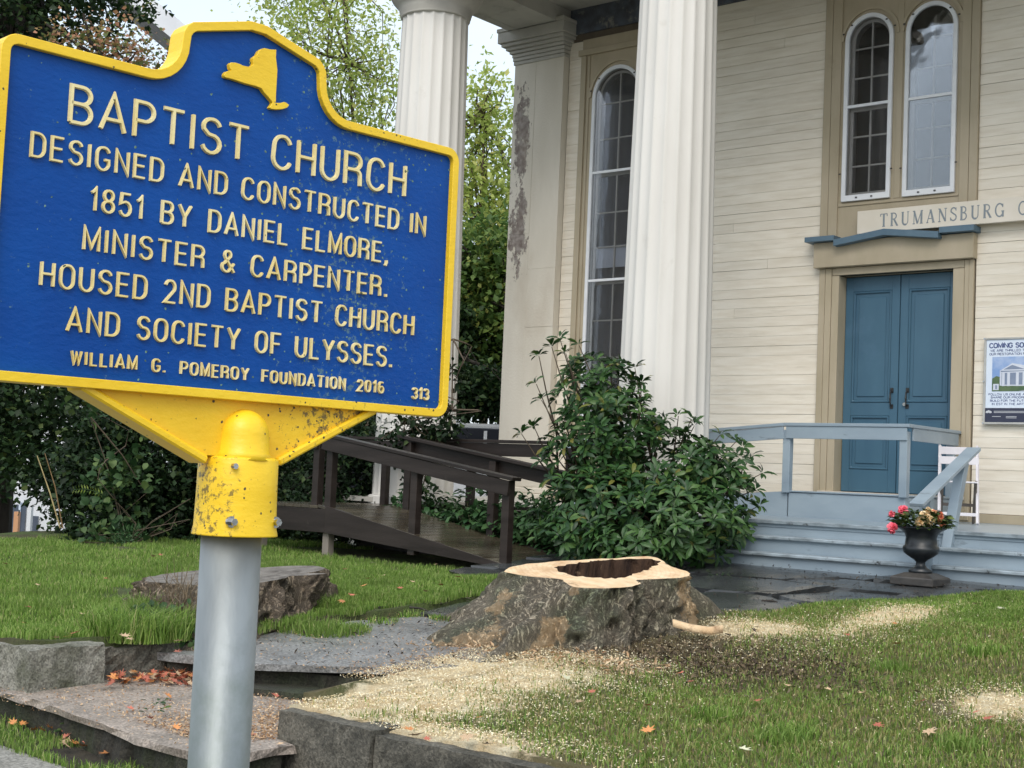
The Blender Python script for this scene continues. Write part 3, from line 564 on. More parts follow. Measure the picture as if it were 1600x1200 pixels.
# windows
def window(cx, ow, zb, ztop, rails, munt, g, screws=True, blind=None):
    zs = ztop-ow; fr = CH.part('window_frame', MB().prismY([arch(cx, ow, zb, zs), arch(cx, ow-.052, zb+.075, zs)], Yf-.075, Yf-.035), M['white'], bevel=.004)
    ih = ow-.05
    CH.boxes('meeting_rail', [((cx-ih, Yf-.065, z-.017), (cx+ih, Yf-.03, z+.017)) for z in rails], M['white'], fr)
    k = MB()
    k.prismY([arch(cx, ih+.0, zb+.08, zs), arch(cx, ih-.045, zb+.12, zs)], Yf+.02, Yf+.06)
    for z in rails: k.box((cx-ih+.02, Yf+.021, z-.05), (cx+ih-.02, Yf+.058, z+.0))
    CH.part('sash', k, M['sash'], fr)
    k = MB().box((cx-.011, Yf+.025, zb+.1), (cx+.011, Yf+.05, ztop-.06))
    for z in munt: 
        w = ih-.02 if z < zs else math.sqrt(max(.01, (ow-.06)**2-(z-zs)**2))
        k.box((cx-w, Yf+.0265, z-.010), (cx+w, Yf+.0485, z+.010))
    CH.part('muntin', k, M['sash'], fr)
    zz = sorted([zb+.1]+list(rails)+list(munt)+[ztop-.055])
    for a, b in zip(zz, zz[1:]):
        for sx in (-1, 1):
            # individual panes, the head ones follow the arch
            pts = []
            x_in = cx+sx*.011
            for t in L_(0, 1, 6):
                z = a+.01+(b-a-.02)*t; w = (ih-.045) if z <= zs else math.sqrt(max(.0004, (ow-.09)**2-(z-zs)**2)) if z-zs < ow-.09 else .02
                pts.append((cx+sx*w, z))
            loop = [(x_in, a+.01)]+pts+[(x_in, b-.01)]
            tl = rnd.uniform(-.004, .004); CH.part('pane', MB().prism([loop], lambda u, v: (u, Yf+.036+tl*(v-a)/(b-a), v), lambda u, v: (u, Yf+.040+tl*(v-a)/(b-a), v)), M['glass'], fr)
    CH.part('storm_pane', MB().prismY([arch(cx, ih, zb+.07, zs)], Yf-.052, Yf-.048), g, fr)
    CH.part('window_reveal', MB().prismY([arch(cx, ih+.01, zb+.06, zs), arch(cx, ih-.004, zb+.075, zs)], Yf-.034, Yf+.2), M['sash'], fr)
    if blind: CH.part('curtain', MB().box((cx-ih, Yf+.19, zb), (cx+ih, Yf+.2, ztop)), M['curtain'], fr)
    if screws:
        CH.boxes('frame_clip', [((x-.012, Yf-.085, z-.008), (x+.012, Yf-.0755, z+.008)) for x, z in ((cx-ow*.35, zb+.037), (cx+ow*.28, zb+.037), (cx-ow*.72, zs+ow*.62), (cx+ow*.72, zs+ow*.62), (cx-ow-.02, zb+.35), (cx+ow+.02, zb+.35), (cx-ow-.02, zs+.1), (cx+ow+.02, zs+.1))], M['metal'], fr)
    return fr
window(-11.6, .42, .92, 5.88, [4.37, 2.83], [5.37, 4.86, 3.80, 3.31, 2.27, 1.75, 1.3], M['glass'], blind=True)
window(-7.78, .32, 3.60, 5.94, [4.79], [5.53, 5.16, 4.42, 4.05], M['glass'])
window(-6.975, .325, 3.59, 5.94, [4.78], [5.53, 5.16, 4.42, 4.05], M['glass_bright'])
CH.part('window_board', MB().box((-11.93, Yf+.051, 3.02), (-11.27, Yf+.056, 3.33)), M['white'])
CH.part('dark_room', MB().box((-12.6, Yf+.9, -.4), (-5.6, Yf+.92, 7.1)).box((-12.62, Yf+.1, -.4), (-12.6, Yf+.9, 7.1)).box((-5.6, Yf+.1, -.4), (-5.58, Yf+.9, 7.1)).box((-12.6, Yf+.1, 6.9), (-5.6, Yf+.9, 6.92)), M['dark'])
# paired-window casing
cs = [[(-8.385, 3.10), (-6.388, 3.10), (-6.388, 6.45), (-8.385, 6.45)], arch(-7.78, .285, 3.64, 5.62), arch(-6.975, .285, 3.64, 5.62)]
CH.part('window_casing', MB().prismY(cs, Yf-.03, Yf+.004), M['trim'], bevel=.003)
k = MB()
for a, b in ((-8.386, -8.285), (-8.28, -8.155), (-6.60, -6.49), (-6.485, -6.387)): k.box((a, Yf-.055, 3.12), (b, Yf-.0305, 6.448))
k.box((-8.15, Yf-.045, 6.22), (-6.605, Yf-.0305, 6.30)); k.box((-8.15, Yf-.045, 3.545), (-6.605, Yf-.0305, 3.585)); k.box((-7.42, Yf-.04, 3.59), (-7.34, Yf-.0305, 6.215))
CH.part('casing_strip', k, M['trim'], bevel=.004)
def hood(cx, ow, zs, name='arch_moulding'):
    o_ = [(cx+ow*1.22*math.cos(a), zs+.02+ow*1.22*math.sin(a)) for a in L_(0, PI, 20)]; i_ = [(cx+ow*1.10*math.cos(a), zs+.02+ow*1.10*math.sin(a)) for a in L_(PI, 0, 20)]
    CH.part(name, MB().prismY([o_+i_], Yf-.052, Yf-.0305), M['trim'])
hood(-7.78, .32, 5.62); hood(-6.975, .325, 5.615)
# left window casing
CH.part('window_casing', MB().prismY([[(-12.255, -.16), (-10.945, -.16), (-10.945, 6.35), (-12.255, 6.35)], arch(-11.6, .37, .96, 5.46)], Yf-.03, Yf+.004), M['trim'], bevel=.003)
k = MB()
for a, b in ((-12.256, -12.165), (-11.035, -10.944)): k.box((a, Yf-.058, -.15), (b, Yf-.0305, 6.10))
k.box((-12.30, Yf-.075, 6.105), (-10.90, Yf-.0305, 6.19)); k.box((-12.14, Yf-.045, .2), (-12.10, Yf-.0305, 6.1)); k.box((-11.10, Yf-.045, .2), (-11.06, Yf-.0305, 6.1))
CH.part('casing_strip', k, M['trim'], bevel=.004); hood(-11.6, .42, 5.46)
# door, jambs, lintel, pediment
CH.boxes('door_casing', [((-8.375, Yf-.05, -.25), (-8.295, Yf+.004, 2.78)), ((-8.293, Yf-.045, -.25), (-8.21, Yf+.004, 2.78)), ((-6.51, Yf-.045, -.25), (-6.455, Yf+.004, 2.78)), ((-6.453, Yf-.05, -.25), (-6.40, Yf+.004, 2.78))], M['trim'], bevel=.005)
k = MB(); k.box((-8.205, Yf-.038, -.25), (-8.11, Yf+.19, 2.685)); k.box((-6.65, Yf-.038, -.25), (-6.515, Yf+.19, 2.685)); k.box((-8.205, Yf-.038, 2.69), (-6.515, Yf+.19, 2.78)); CH.part('door_jamb', k, M['trim'], bevel=.004)
CH.part('threshold', MB().box((-8.3, Yf-.10, -.02), (-6.45, Yf+.15, .022)), M['sash'], bevel=.006)
CH.part('lintel', MB().prismY([[(-8.42, 2.785), (-6.375, 2.785), (-6.375, 3.08), (-6.74, 3.075), (-7.44, 3.10), (-8.12, 3.055), (-8.12, 3.095), (-8.42, 3.095)]], Yf-.13, Yf+.002), M['trim'], bevel=.004)
def ped(pts, th, name='pediment_moulding', y=.0):
    m = MB(); o_ = pts + [(x, z+th) for x, z in reversed(pts)]; m.prismY([o_], Yf-.23-y, Yf-.001)
    return CH.part(name, m, M['blue_trim'], bevel=.003)
ped([(-8.50, 3.10), (-8.10, 3.10)], .062); ped([(-8.10, 3.025), (-7.44, 3.11), (-6.76, 3.025)], .078, y=.01); ped([(-6.755, 3.085), (-6.34, 3.085)], .07)
def leaf_door(x0, x1, hx, name):
    L = CH.part(name, MB().box((x0+.002, Yf+.165, .03), (x1-.002, Yf+.205, 2.68)), M['door'])
    s = .105
    k = MB()
    for a, b, c, d in ((x0+.003, x0+s, .031, 2.679), (x1-s, x1-.003, .031, 2.679)): k.box((a, Yf+.15, c), (b, Yf+.1645, d))
    for c, d in ((.031, .30), (.96, 1.12), (2.50, 2.679)): k.box((x0+s, Yf+.15, c), (x1-s, Yf+.1645, d))
    CH.part('stile_and_rail', k, M['door'], L, bevel=.003)
    for c, d in ((.30, .96), (1.12, 2.50)):
        a, b = x0+s, x1-s; m = MB()
        m.prismY([[(a+.003, c+.003), (b-.003, c+.003), (b-.003, d-.003), (a+.003, d-.003)], [(a+.03, c+.03), (b-.03, c+.03), (b-.03, d-.03), (a+.03, d-.03)]], Yf+.142, Yf+.1645)
        CH.part('door_moulding', m, M['door'], L, bevel=.009)
        CH.part('door_panel', MB().box((a+.075, Yf+.152, c+.075), (b-.075, Yf+.1645, d-.075)), M['door'], L, bevel=.010)
    m = MB(); m.tube([(hx, Yf+.148, 1.08), (hx, Yf+.105, 1.10), (hx, Yf+.10, 1.17), (hx, Yf+.105, 1.24), (hx, Yf+.148, 1.26)], [.012, .010, .012, .010, .012], 8)
    m.box((hx-.02, Yf+.140, 1.24), (hx+.02, Yf+.149, 1.30)); m.box((hx-.02, Yf+.140, 1.05), (hx+.02, Yf+.149, 1.10)); CH.part('handle', m, M['metal'], L)
    return L
leaf_door(-8.105, -7.385, -7.46, 'door_leaf'); l2 = leaf_door(-7.380, -6.652, -7.26, 'door_leaf')
CH.part('lock_knob', MB().tube([(-7.29, Yf+.15, 1.10), (-7.29, Yf+.125, 1.10)], .022, 10), M['steel'], l2)
# corner pilaster (anta)
PX0, PX1, PY = -13.43, -12.51, 15.87
CH.part('pilaster', MB().box((PX0, PY, -.45), (PX1, 16.35, 6.13)), M['pilaster'])
mm_ = MB().box((-13.02, PY-.004, 3.05), (-12.512, PY-.0005, 6.12)).box((PX0+.002, PY-.005, 3.58), (-13.025, PY-.0005, 6.12)).box((-13.02, PY-.006, 2.2), (-12.512, PY-.0005, 3.044)).box((PX0+.002, PY-.003, -.1), (-13.025, PY-.0005, 3.574)).box((-13.02, PY-.004, -.1), (-12.512, PY-.0005, 2.194))
CH.part('pilaster_board', mm_, M['pilaster'], bevel=.0015)
k = MB()
for i, (z0, z1, e) in enumerate(((6.13, 6.18, .02), (6.185, 6.235, .03), (6.24, 6.29, .04), (6.295, 6.34, .07), (6.342, 6.39, .11), (6.392, 6.44, .16), (6.442, 6.60, .20), (6.602, 6.66, .215))):
    k.box((PX0-e, PY-e, z0), (PX1+e*.6, 16.4, z1))
CH.part('pilaster_capital', k, M['soffit'], bevel=.006)
CH.part('pilaster_base', MB().box((PX0-.05, PY-.05, -.45), (PX1+.05, 16.4, -.2)).box((PX0-.03, PY-.03, -.198), (PX1+.03, 16.4, -.12)), M['pilaster'], bevel=.01)
# fluted columns
def column(cx, cy, z0=-.28, z1=6.10, rb=.535, rt=.445):
    nf, per = 20, 8; n = nf*per; zs = [z0+(z1-z0)*t for t in L_(0, 1, 26)]; V = []
    for z in zs:
        t = (z-z0)/(z1-z0); R = rb+(rt-rb)*(t**1.35); dz = R*.05
        for k in range(n):
            u = (k % per)/per; a = 2*PI*k/n + .07; r = R-dz*math.sin(PI*u)**.8 if u else R
            V.append((cx+r*math.cos(a), cy+r*math.sin(a), z))
    Fq = [(i*n+k, i*n+(k+1) % n, (i+1)*n+(k+1) % n, (i+1)*n+k) for i in range(len(zs)-1) for k in range(n)]
    o = np_obj('column', V, Fq, M['column']); CH.put(o)
    # board joints across some flutes
    CH.part('capital', MB().lathe([(.455, 6.09), (.47, 6.11), (.455, 6.13), (.48, 6.15), (.465, 6.17), (.49, 6.19), (.475, 6.205), (.52, 6.25), (.585, 6.32), (.625, 6.39), (.635, 6.43), (.61, 6.45)], (cx, cy, 0), 48), M['soffit'], o, smooth=True)
    CH.part('abacus', MB().box((cx-.66, cy-.66, 6.452), (cx+.66, cy+.66, 6.60)), M['soffit'], o, bevel=.008)
    CH.part('column_base', MB().lathe([(.60, -.62), (.60, -.44), (.585, -.43), (.585, -.30), (.56, -.282)], (cx, cy, 0), 40), M['column'], o)
for cx in (-12.97, -9.07, -2.1, 1.8): column(cx, 13.62)
# entablature, beams, ceiling, roof
CH.part('side_beam', MB().box((-13.42, 14.06, 6.602), (-12.52, 16.4, 7.0)).box((-13.36, 14.3, 6.597), (-13.26, 16.0, 6.6015)), M['soffit'], bevel=.01)
k = MB().prism([[(-13.42, 13.3), (-12.52, 13.3), (-12.52, 16.1), (-13.42, 16.1)], [(-13.27, 14.35), (-12.67, 14.35), (-12.67, 15.7), (-13.27, 15.7)]], lambda u, v: (u, v, 6.668), lambda u, v: (u, v, 6.70))
CH.part('front_beam', MB().box((-13.42, 13.17, 6.603), (4.6, 14.055, 7.0)), M['soffit'], bevel=.01)
CH.part('ceiling', MB().box((-12.515, 14.06, 6.83), (4.5, 16.0, 6.9)), M['soffit'])
CH.part('entablature', MB().box((-13.5, 13.1, 7.005), (4.6, 26.2, 7.75)), M['column'], bevel=.02)
CH.part('cornice', MB().box((-13.95, 12.65, 7.755), (5.05, 26.5, 7.98)), M['column'], bevel=.03)
CH.part('gable', MB().prismY([[(-13.9, 7.985), (5.0, 7.985), (-4.45, 10.6)]], 13.0, 26.3), M['siding'])
# porch floor and foundation
for a_, b_, m_ in ((-13.7, -9.91, 'soffit'), (-9.9, 5, 'porch')):
    CH.part('porch_floor', MB().add([(a_, 13.06, -.375), (b_, 13.06, -.375), (b_, 13.06, -.315), (a_, 13.06, -.315), (a_, 16.3, -.34), (b_, 16.3, -.34), (b_, 16.3, -.262), (a_, 16.3, -.262)], [(0,1,2,3),(3,2,6,7),(0,4,5,1),(4,7,6,5),(0,3,7,4),(1,5,6,2)]), M[m_])
CH.part('floor_edge', MB().box((-8.3, 13.035, -.345), (5, 13.0595, -.306)), M['lip'], bevel=.006)
CH.part('foundation', MB().box((-13.5, 13.15, -1.1), (-8.3, 16.3, -.38)).box((-8.29, 13.35, -1.1), (4.8, 16.3, -.38)), M['stone'])

# ------------------------------------------------------------------ porch steps
ST = Thing('porch_steps', (-5.5, 12.85, -.78), 'pale blue wooden steps with worn treads rising to the church porch', 'steps')
segs = [(-8.15, -5.425), (-5.424, -3.6), (-3.599, -1.4)]
for a, b in segs:
    ST.part('riser', MB().box((a, 13.07, -.495), (b, 13.09, -.376)), M['porch'])
    ST.part('tread', MB().box((a, 12.80, -.497), (b, 13.068, -.462)), M['lip'], bevel=.008)
    ST.part('riser', MB().box((a, 12.84, -.655), (b, 12.86, -.498)), M['porch'])
    ST.part('tread', MB().box((a, 12.56, -.657), (b, 12.838, -.622)), M['lip'], bevel=.008)
    ST.part('riser', MB().box((a, 12.60, -.86), (b, 12.62, -.658)), M['porch'])
ST.part('string', MB().box((-8.17, 12.6, -.9), (-8.152, 13.08, -.47)), M['porch'])
HR = Thing('stair_rail', (-5.42, 12.6, -.78), 'pale blue sloping handrail on two posts at the middle of the steps', 'handrail')
HR.part('handrail', MB().bar((-5.36, 12.17, -.075), (-5.36, 13.47, .485), .14, .038, up=(0,0,1)), M['porch'], bevel=.006)
HR.part('post', MB().box((-5.475, 12.50, -.85), (-5.375, 12.595, .05)), M['porch'], bevel=.006)
HR.part('post', MB().bar((-5.42, 13.02, -.49), (-5.36, 13.20, .35), .095, .095, up=(0,1,0)), M['porch'], bevel=.006)
HR.part('post_bracket', MB().box((-5.50, 12.90, -.48), (-5.47, 12.955, -.40)).box((-5.50, 12.90, -.46), (-5.49, 12.95, -.28)), M['steel'], bevel=.004)

# blue landing before the door with its railing, sloping away to the left
BL = Thing('entrance_ramp', (-7.3, 14.6, -.3), 'pale blue railed landing and ramp raised before the blue double doors', 'ramp')
BL.part('landing_box', MB().box((-7.98, 14.60, -.31), (-6.56, 15.93, -.012)), M['porch'], bevel=.01)
BL.part('landing_deck', MB().box((-8.0, 14.585, -.0105), (-6.55, 15.95, .008)), M['porch'], bevel=.004)
BL.part('ramp_side', MB().add([(-11.2, 14.60, -.31), (-7.99, 14.60, -.31), (-7.99, 14.60, -.002), (-11.2, 14.60, -.27), (-11.2, 15.8, -.31), (-7.99, 15.8, -.31), (-7.99, 15.8, -.002), (-11.2, 15.8, -.27)], [(0,1,2,3),(4,7,6,5),(3,2,6,7),(0,3,7,4),(1,5,6,2)]), M['porch'])
for x, z0, z1 in ((-8.0, -.02, .70), (-6.58, -.02, .70), (-9.6, -.15, .56)):
    BL.part('post', MB().box((x-.045, 14.56, z0), (x+.045, 14.65, z1)), M['porch'], bevel=.005)
BL.part('post', MB().box((-6.62, 15.80, .0), (-6.53, 15.89, .70)), M['porch'], bevel=.005)
BL.part('handrail', MB().box((-8.03, 14.53, .742), (-6.50, 14.67, .78)), M['porch'], bevel=.005)
BL.part('handrail', MB().box((-6.64, 14.672, .742), (-6.50, 15.95, .779)), M['porch'], bevel=.005)
BL.part('handrail', MB().bar((-8.03, 14.60, .76), (-11.2, 14.60, .50), .14, .038), M['porch'], bevel=.005)
BL.part('rail_board', MB().box((-8.0, 14.542, .60), (-6.535, 14.559, .741)).box((-6.529, 14.66, .60), (-6.51, 15.9, .741)), M['porch'], bevel=.004)
BL.part('rail_board', MB().bar((-8.03, 14.55, .665), (-11.2, 14.55, .405), .02, .14), M['porch'], bevel=.004)


# ------------------------------------------------------------------ lettering (stroke alphabets)
def arc(cx, cy, rx, ry, a0, a1, n=10):
    return [(cx+rx*math.cos(math.radians(a0+(a1-a0)*i/n)), cy+ry*math.sin(math.radians(a0+(a1-a0)*i/n))) for i in range(n+1)]
def G(ch):
    """(advance width, [polyline, ...]) for a plain cast letter, cap height 1"""
    if ch == 'A': return .70, [[(0,0),(.35,1),(.70,0)], [(.12,.30),(.58,.30)]]
    if ch == 'B': return .58, [[(0,0),(0,1)]+arc(.30,.765,.25,.235,90,-90)+[(0,.53)], [(.30,.53)]+arc(.30,.265,.28,.265,90,-90)+[(0,0)]]
    if ch == 'C': return .60, [arc(.31,.68,.29,.32,20,180)+arc(.31,.32,.31,.32,180,340)]
    if ch == 'G': return .64, [arc(.31,.68,.31,.32,20,180)+arc(.31,.32,.31,.32,180,345)+[(.60,.46),(.38,.46)]]
    if ch == 'D': return .60, [[(0,0),(0,1)]+arc(.26,.66,.34,.34,90,0)+arc(.26,.34,.34,.34,0,-90)+[(0,0)]]
    if ch == 'E': return .52, [[(.52,1),(0,1),(0,0),(.52,0)], [(0,.52),(.46,.52)]]
    if ch == 'F': return .50, [[(.50,1),(0,1),(0,0)], [(0,.50),(.43,.50)]]
    if ch == 'H': return .58, [[(0,0),(0,1)], [(.58,0),(.58,1)], [(0,.51),(.58,.51)]]
    if ch == 'I': return .04, [[(.02,0),(.02,1)]]
    if ch == 'L': return .48, [[(0,1),(0,0),(.48,0)]]
    if ch == 'M': return .72, [[(0,0),(0,1),(.36,.12),(.72,1),(.72,0)]]
    if ch == 'N': return .60, [[(0,0),(0,1),(.60,0),(.60,1)]]
    if ch == 'O': return .62, [arc(.31,.68,.31,.32,0,180)+arc(.31,.32,.31,.32,180,360)+[(.62,.68)]]
    if ch == '0': return .52, [arc(.26,.70,.26,.30,0,180)+arc(.26,.30,.26,.30,180,360)+[(.52,.70)]]
    if ch == 'P': return .56, [[(0,0),(0,1)]+arc(.28,.73,.28,.27,90,-90)+[(0,.46)]]
    if ch == 'R': return .60, [[(0,0),(0,1)]+arc(.30,.745,.28,.255,90,-90)+[(0,.49)], [(.32,.49)]+arc(.38,.33,.19,.16,90,0,5)+[(.58,0)]]
    if ch == 'S': return .58, [arc(.29,.755,.27,.245,15,200)+arc(.29,.42,.20,.14,120,60,2)[:1]+arc(.29,.265,.29,.265,70,-165)]
    if ch == 'T': return .62, [[(0,1),(.62,1)], [(.31,1),(.31,0)]]
    if ch == 'U': return .60, [[(0,1)]+arc(.30,.30,.30,.30,180,360)+[(.60,1)]]
    if ch == 'W': return .84, [[(0,1),(.22,0),(.42,.85),(.62,0),(.84,1)]]
    if ch == 'Y': return .66, [[(0,1),(.33,.45),(.66,1)], [(.33,.45),(.33,0)]]
    if ch == '1': return .26, [[(0,.78),(.12,.86),(.22,1),(.22,0)]]
    if ch == '2': return .54, [arc(.26,.70,.26,.30,165,-25)+[(0,0),(.54,0)]]
    if ch == '3': return .52, [arc(.25,.755,.24,.245,165,-75), arc(.25,.27,.27,.27,80,-165)]
    if ch == '5': return .54, [[(.48,1),(.06,1),(.02,.55)]+arc(.26,.32,.28,.32,120,-160)]
    if ch == '6': return .52, [[(.44,.93)]+arc(.27,.68,.27,.32,65,180)+arc(.26,.30,.26,.30,180,540,20)]
    if ch == '8': return .54, [arc(.27,.76,.23,.24,-90,270,18), arc(.27,.265,.27,.255,90,450,20)]
    if ch == '&': return .68, [[(.68,0),(.16,.68)]+arc(.29,.81,.17,.19,215,-20)+[(.12,.40)]+arc(.25,.24,.25,.24,150,300)+[(.66,.42)]]
    if ch == '.': return .08, [[(.04,-.01),(.04,.13)]]
    if ch == ',': return .12, [[(.09,.12),(.09,0),(.02,-.17)]]
    return .34, []
def layout(txt, gap=.2, word=.42):
    """list of (x, polylines); total width"""
    x = 0; out = []
    for i, ch in enumerate(txt):
        if ch == ' ': x += word; continue
        w, pl = G(ch); out.append((ch, x, w, pl)); x += w + gap
    return out, x-gap
def ribbon(pts, w, closed=False):
    """left and right edge of a stroked polyline in 2-D with mitred joints"""
    P = [pts[0]]
    for p in pts[1:]:
        if math.dist(p, P[-1]) > w*.08: P.append(p)
    closed = len(P) > 4 and math.dist(P[0], P[-1]) < w*.3
    if closed: P = P[:-1]
    n = len(P); Lp, Rp = [], []
    for i in range(n):
        a = P[i-1] if (i > 0 or closed) else None; b = P[(i+1) % n] if (i < n-1 or closed) else None
        def dr(p, q): d = math.dist(p, q) or 1; return ((q[0]-p[0])/d, (q[1]-p[1])/d)
        d1 = dr(a, P[i]) if a else None; d2 = dr(P[i], b) if b else None
        if d1 is None: d1 = d2
        if d2 is None: d2 = d1
        nx, ny = -(d1[1]+d2[1]), d1[0]+d2[0]; l = math.hypot(nx, ny) or 1; nx /= l; ny /= l
        c = max(.45, nx*-d1[1]+ny*d1[0]); k = w/2/c
        Lp.append((P[i][0]+nx*k, P[i][1]+ny*k)); Rp.append((P[i][0]-nx*k, P[i][1]-ny*k))
    return Lp, Rp, closed
def stroke_mesh(mb, pts, w, y0, y1, taper, fn):
    """cast stroke: wide at y0 (the plate), narrower at y1 (the face)"""
    L1, R1, cl = ribbon(pts, w); 
    k = taper; n = len(L1)
    mid = [((a[0]+b[0])/2, (a[1]+b[1])/2) for a, b in zip(L1, R1)]
    L2 = [(m[0]+(a[0]-m[0])*k, m[1]+(a[1]-m[1])*k) for a, m in zip(L1, mid)]; R2 = [(m[0]+(a[0]-m[0])*k, m[1]+(a[1]-m[1])*k) for a, m in zip(R1, mid)]
    vs = [fn(p[0], p[1], y0) for p in L1]+[fn(p[0], p[1], y1) for p in L2]+[fn(p[0], p[1], y1) for p in R2]+[fn(p[0], p[1], y0) for p in R1]
    fs = []
    for i in range(n if cl else n-1):
        j = (i+1) % n
        for r_ in range(3): fs.append((r_*n+i, r_*n+j, (r_+1)*n+j, (r_+1)*n+i))
    if not cl: fs.append((0, n, 2*n, 3*n)); fs.append((n-1, 4*n-1, 3*n-1, 2*n-1))
    mb.add(vs, fs)

# ------------------------------------------------------------------ the historical marker sign
S = 1.178; P0 = atD(364, 800, 1.80*S); ANG = 1.47434; ZG = -1.655
SX = Vector((math.cos(ANG), math.sin(ANG), 0)); SN = Vector((math.sin(ANG), -math.cos(ANG), 0))
sign = empty('marker_sign', (P0.x, P0.y, ZG), 'blue and yellow cast metal historical marker sign on a round steel post', 'sign')
sign.matrix_world = Matrix(((SX.x, -SN.x, 0, P0.x), (SX.y, -SN.y, 0, P0.y), (0, 0, 1, ZG), (0, 0, 0, 1)))
ZO = P0.z - ZG
def sl(u, v, y): return (u*S, y, v*S+ZO)                      # sign units -> local metres, y<0 faces the reader
def sgn(x, y, off=.0236):
    """pixel of the photograph -> (u,v) on the sign's face"""
    d = ray(x, y); o = P0 + SN*off; t = o.dot(SN)/d.dot(SN); q = d*t-P0; return (q.dot(SX)/S, q.z/S)
def offset(poly, d):
    n = len(poly); out = []
    for i in range(n):
        a, p, b = poly[i-1], poly[i], poly[(i+1) % n]
        d1 = Vector((p[0]-a[0], p[1]-a[1])).normalized(); d2 = Vector((b[0]-p[0], b[1]-p[1])).normalized()
        nn = Vector((-(d1.y+d2.y), d1.x+d2.x)).normalized(); c = max(.5, nn.dot(Vector((-d1.y, d1.x)))); out.append((p[0]+nn.x*d/c, p[1]+nn.y*d/c))
    return out
hw_, uc, cc = .3445, -.0075, -.0165
half = arc(hw_-.020, .1605+.0, .020, .020, -90, 0, 6)+arc(hw_-.020, .508, .020, .020, 0, 90, 6)
crown = arc(.152, .570, .042, .042, 270, 180, 8)+[(.1085, .585), (.104, .593), (.096, .5995), (.012, .6225)]
outer = [(uc+x, y) for x, y in half]+[(cc+x, y) for x, y in crown]+[(cc-x, y) for x, y in reversed(crown)]+[(uc-x, y) for x, y in reversed(half)]
inner = offset(outer, .0112)
sp_ = lambda y0, y1: (lambda u, v: sl(u, v, y0), lambda u, v: sl(u, v, y1))
f0, f1 = sp_(.010, -.0275)
MB().prism([outer, inner], f0, f1).build('border_frame', M['sign_yellow'], sign, bevel=.0045)
f0, f1 = sp_(.006, -.0185)
MB().prism([offset(outer, .0111)], f0, f1).build('face_plate', M['sign_blue'], sign)
def sign_line(txt, u0, u1, v, cap, sw, gap=.2, word=.42):
    lay, tot = layout(txt, gap, word); kx = (u1-u0-sw)/tot; r = random.Random(hash(txt) & 0 if False else len(txt))
    for ch, x, w, pls in lay:
        m = MB()
        for i, pl in enumerate(pls):
            pts = [(u0+sw/2+(x+p[0])*kx, v+sw/2+p[1]*(cap-sw)) for p in pl]
            e = .0002*i
            stroke_mesh(m, pts, sw, -.0180, -.0232-e, .68, lambda a, b, y: sl(a, b, y))
        m.build('raised_letter', M['sign_letter'], sign)
sign_line('BAPTIST CHURCH', -.2655, .2435, .4420, .0475, .0052, .30, .62)
sign_line('DESIGNED AND CONSTRUCTED IN', -.3085, .2835, .3945, .0300, .0034, .36, .62)
sign_line('1851 BY DANIEL ELMORE,', -.2320, .2175, .3455, .0295, .0034, .36, .75)
sign_line('MINISTER & CARPENTER.', -.2375, .2195, .2985, .0295, .0034, .36, .70)
sign_line('HOUSED 2ND BAPTIST CHURCH', -.2870, .2705, .2505, .0300, .0034, .36, .68)
sign_line('AND SOCIETY OF ULYSSES.', -.2515, .2345, .2025, .0295, .0034, .36, .72)
sign_line('WILLIAM G. POMEROY FOUNDATION 2016', -.2435, .2215, .1660, .0170, .0024, .42, 1.15)
sign_line('313', .2730, .3045, .1625, .0170, .0025, .32, .4)
ny = [(495,490),(502,470),(515,460),(532,455),(550,452),(540,435),(536,405),(548,390),(585,392),(618,402),(640,414),(690,424),(714,412),(722,404),(716,360),(728,346),(750,330),(768,298),(786,284),(812,278),(855,288),(902,290),(900,352),(911,450),(905,560),(900,640),(899,696),(884,700),(905,706),(940,706),(962,698),(980,704),(1003,722),(988,742),(950,755),(905,757),(862,752),(848,742),(862,722),(873,704),(868,694),(840,660),(805,622),(785,592),(740,575),(650,550),(560,520),(500,505)]
MB().prism([[sgn(250+x/5, 20+y/5) for x, y in ny]], *sp_(-.0180, -.0262)).build('state_emblem', M['sign_yellow'], sign, bevel=.0015)
# bracket under the plate
web = [(-.222, .1440), (-.064, .070), (.056, .070), (.215, .1440)]
MB().prism([web], *sp_(.010, -.012)).build('bracket_web', M['sign_web'], sign)
MB().bar(sl(-.226, .1435, .002), sl(-.052, .0635, .002), .044, .0125).build('bracket_rib', M['sign_yellow'], sign, bevel=.003)
MB().bar(sl(.055, .0650, .002), sl(.213, .1440, .002), .044, .0125).build('bracket_rib', M['sign_yellow'], sign, bevel=.003)
def rring(cu, v, a, b, n=40, e=3.2):
    out = []
    for k in range(n):
        t = 2*PI*k/n; c, s_ = math.cos(t), math.sin(t)
        out.append(sl(cu+a*abs(c)**(2/e)*(1 if c >= 0 else -1), v, 0)[:1]+(b*S*abs(s_)**(2/e)*(1 if s_ >= 0 else -1),)+(v*S+ZO,))
    return out
m = MB(); rs = [rring(.004, v, a, a, e=2.35) for v, a in ((-.0295, .0495), (-.0290, .0515), (-.0275, .0515), (-.018, .0495), (.02, .0485), (.066, .0480), (.0690, .0465), (.0700, .042))]
vs = [v for r_ in rs for v in r_]; n = 40
m.add(vs, [(i*n+k, i*n+(k+1) % n, (i+1)*n+(k+1) % n, (i+1)*n+k) for i in range(len(rs)-1) for k in range(n)]+[tuple(range((len(rs)-1)*n, len(rs)*n)), tuple(reversed(range(n)))])
m.build('sleeve', M['sign_sleeve'], sign, smooth=False)
prof = [(.041*S, .066*S), (.0345*S, .075*S), (.0325*S, .098*S)]+[(.0325*S*math.cos(math.radians(a)), (.098+.0325*math.sin(math.radians(a)))*S) for a in (12, 24, 36, 48, 60, 72, 84, 89)]
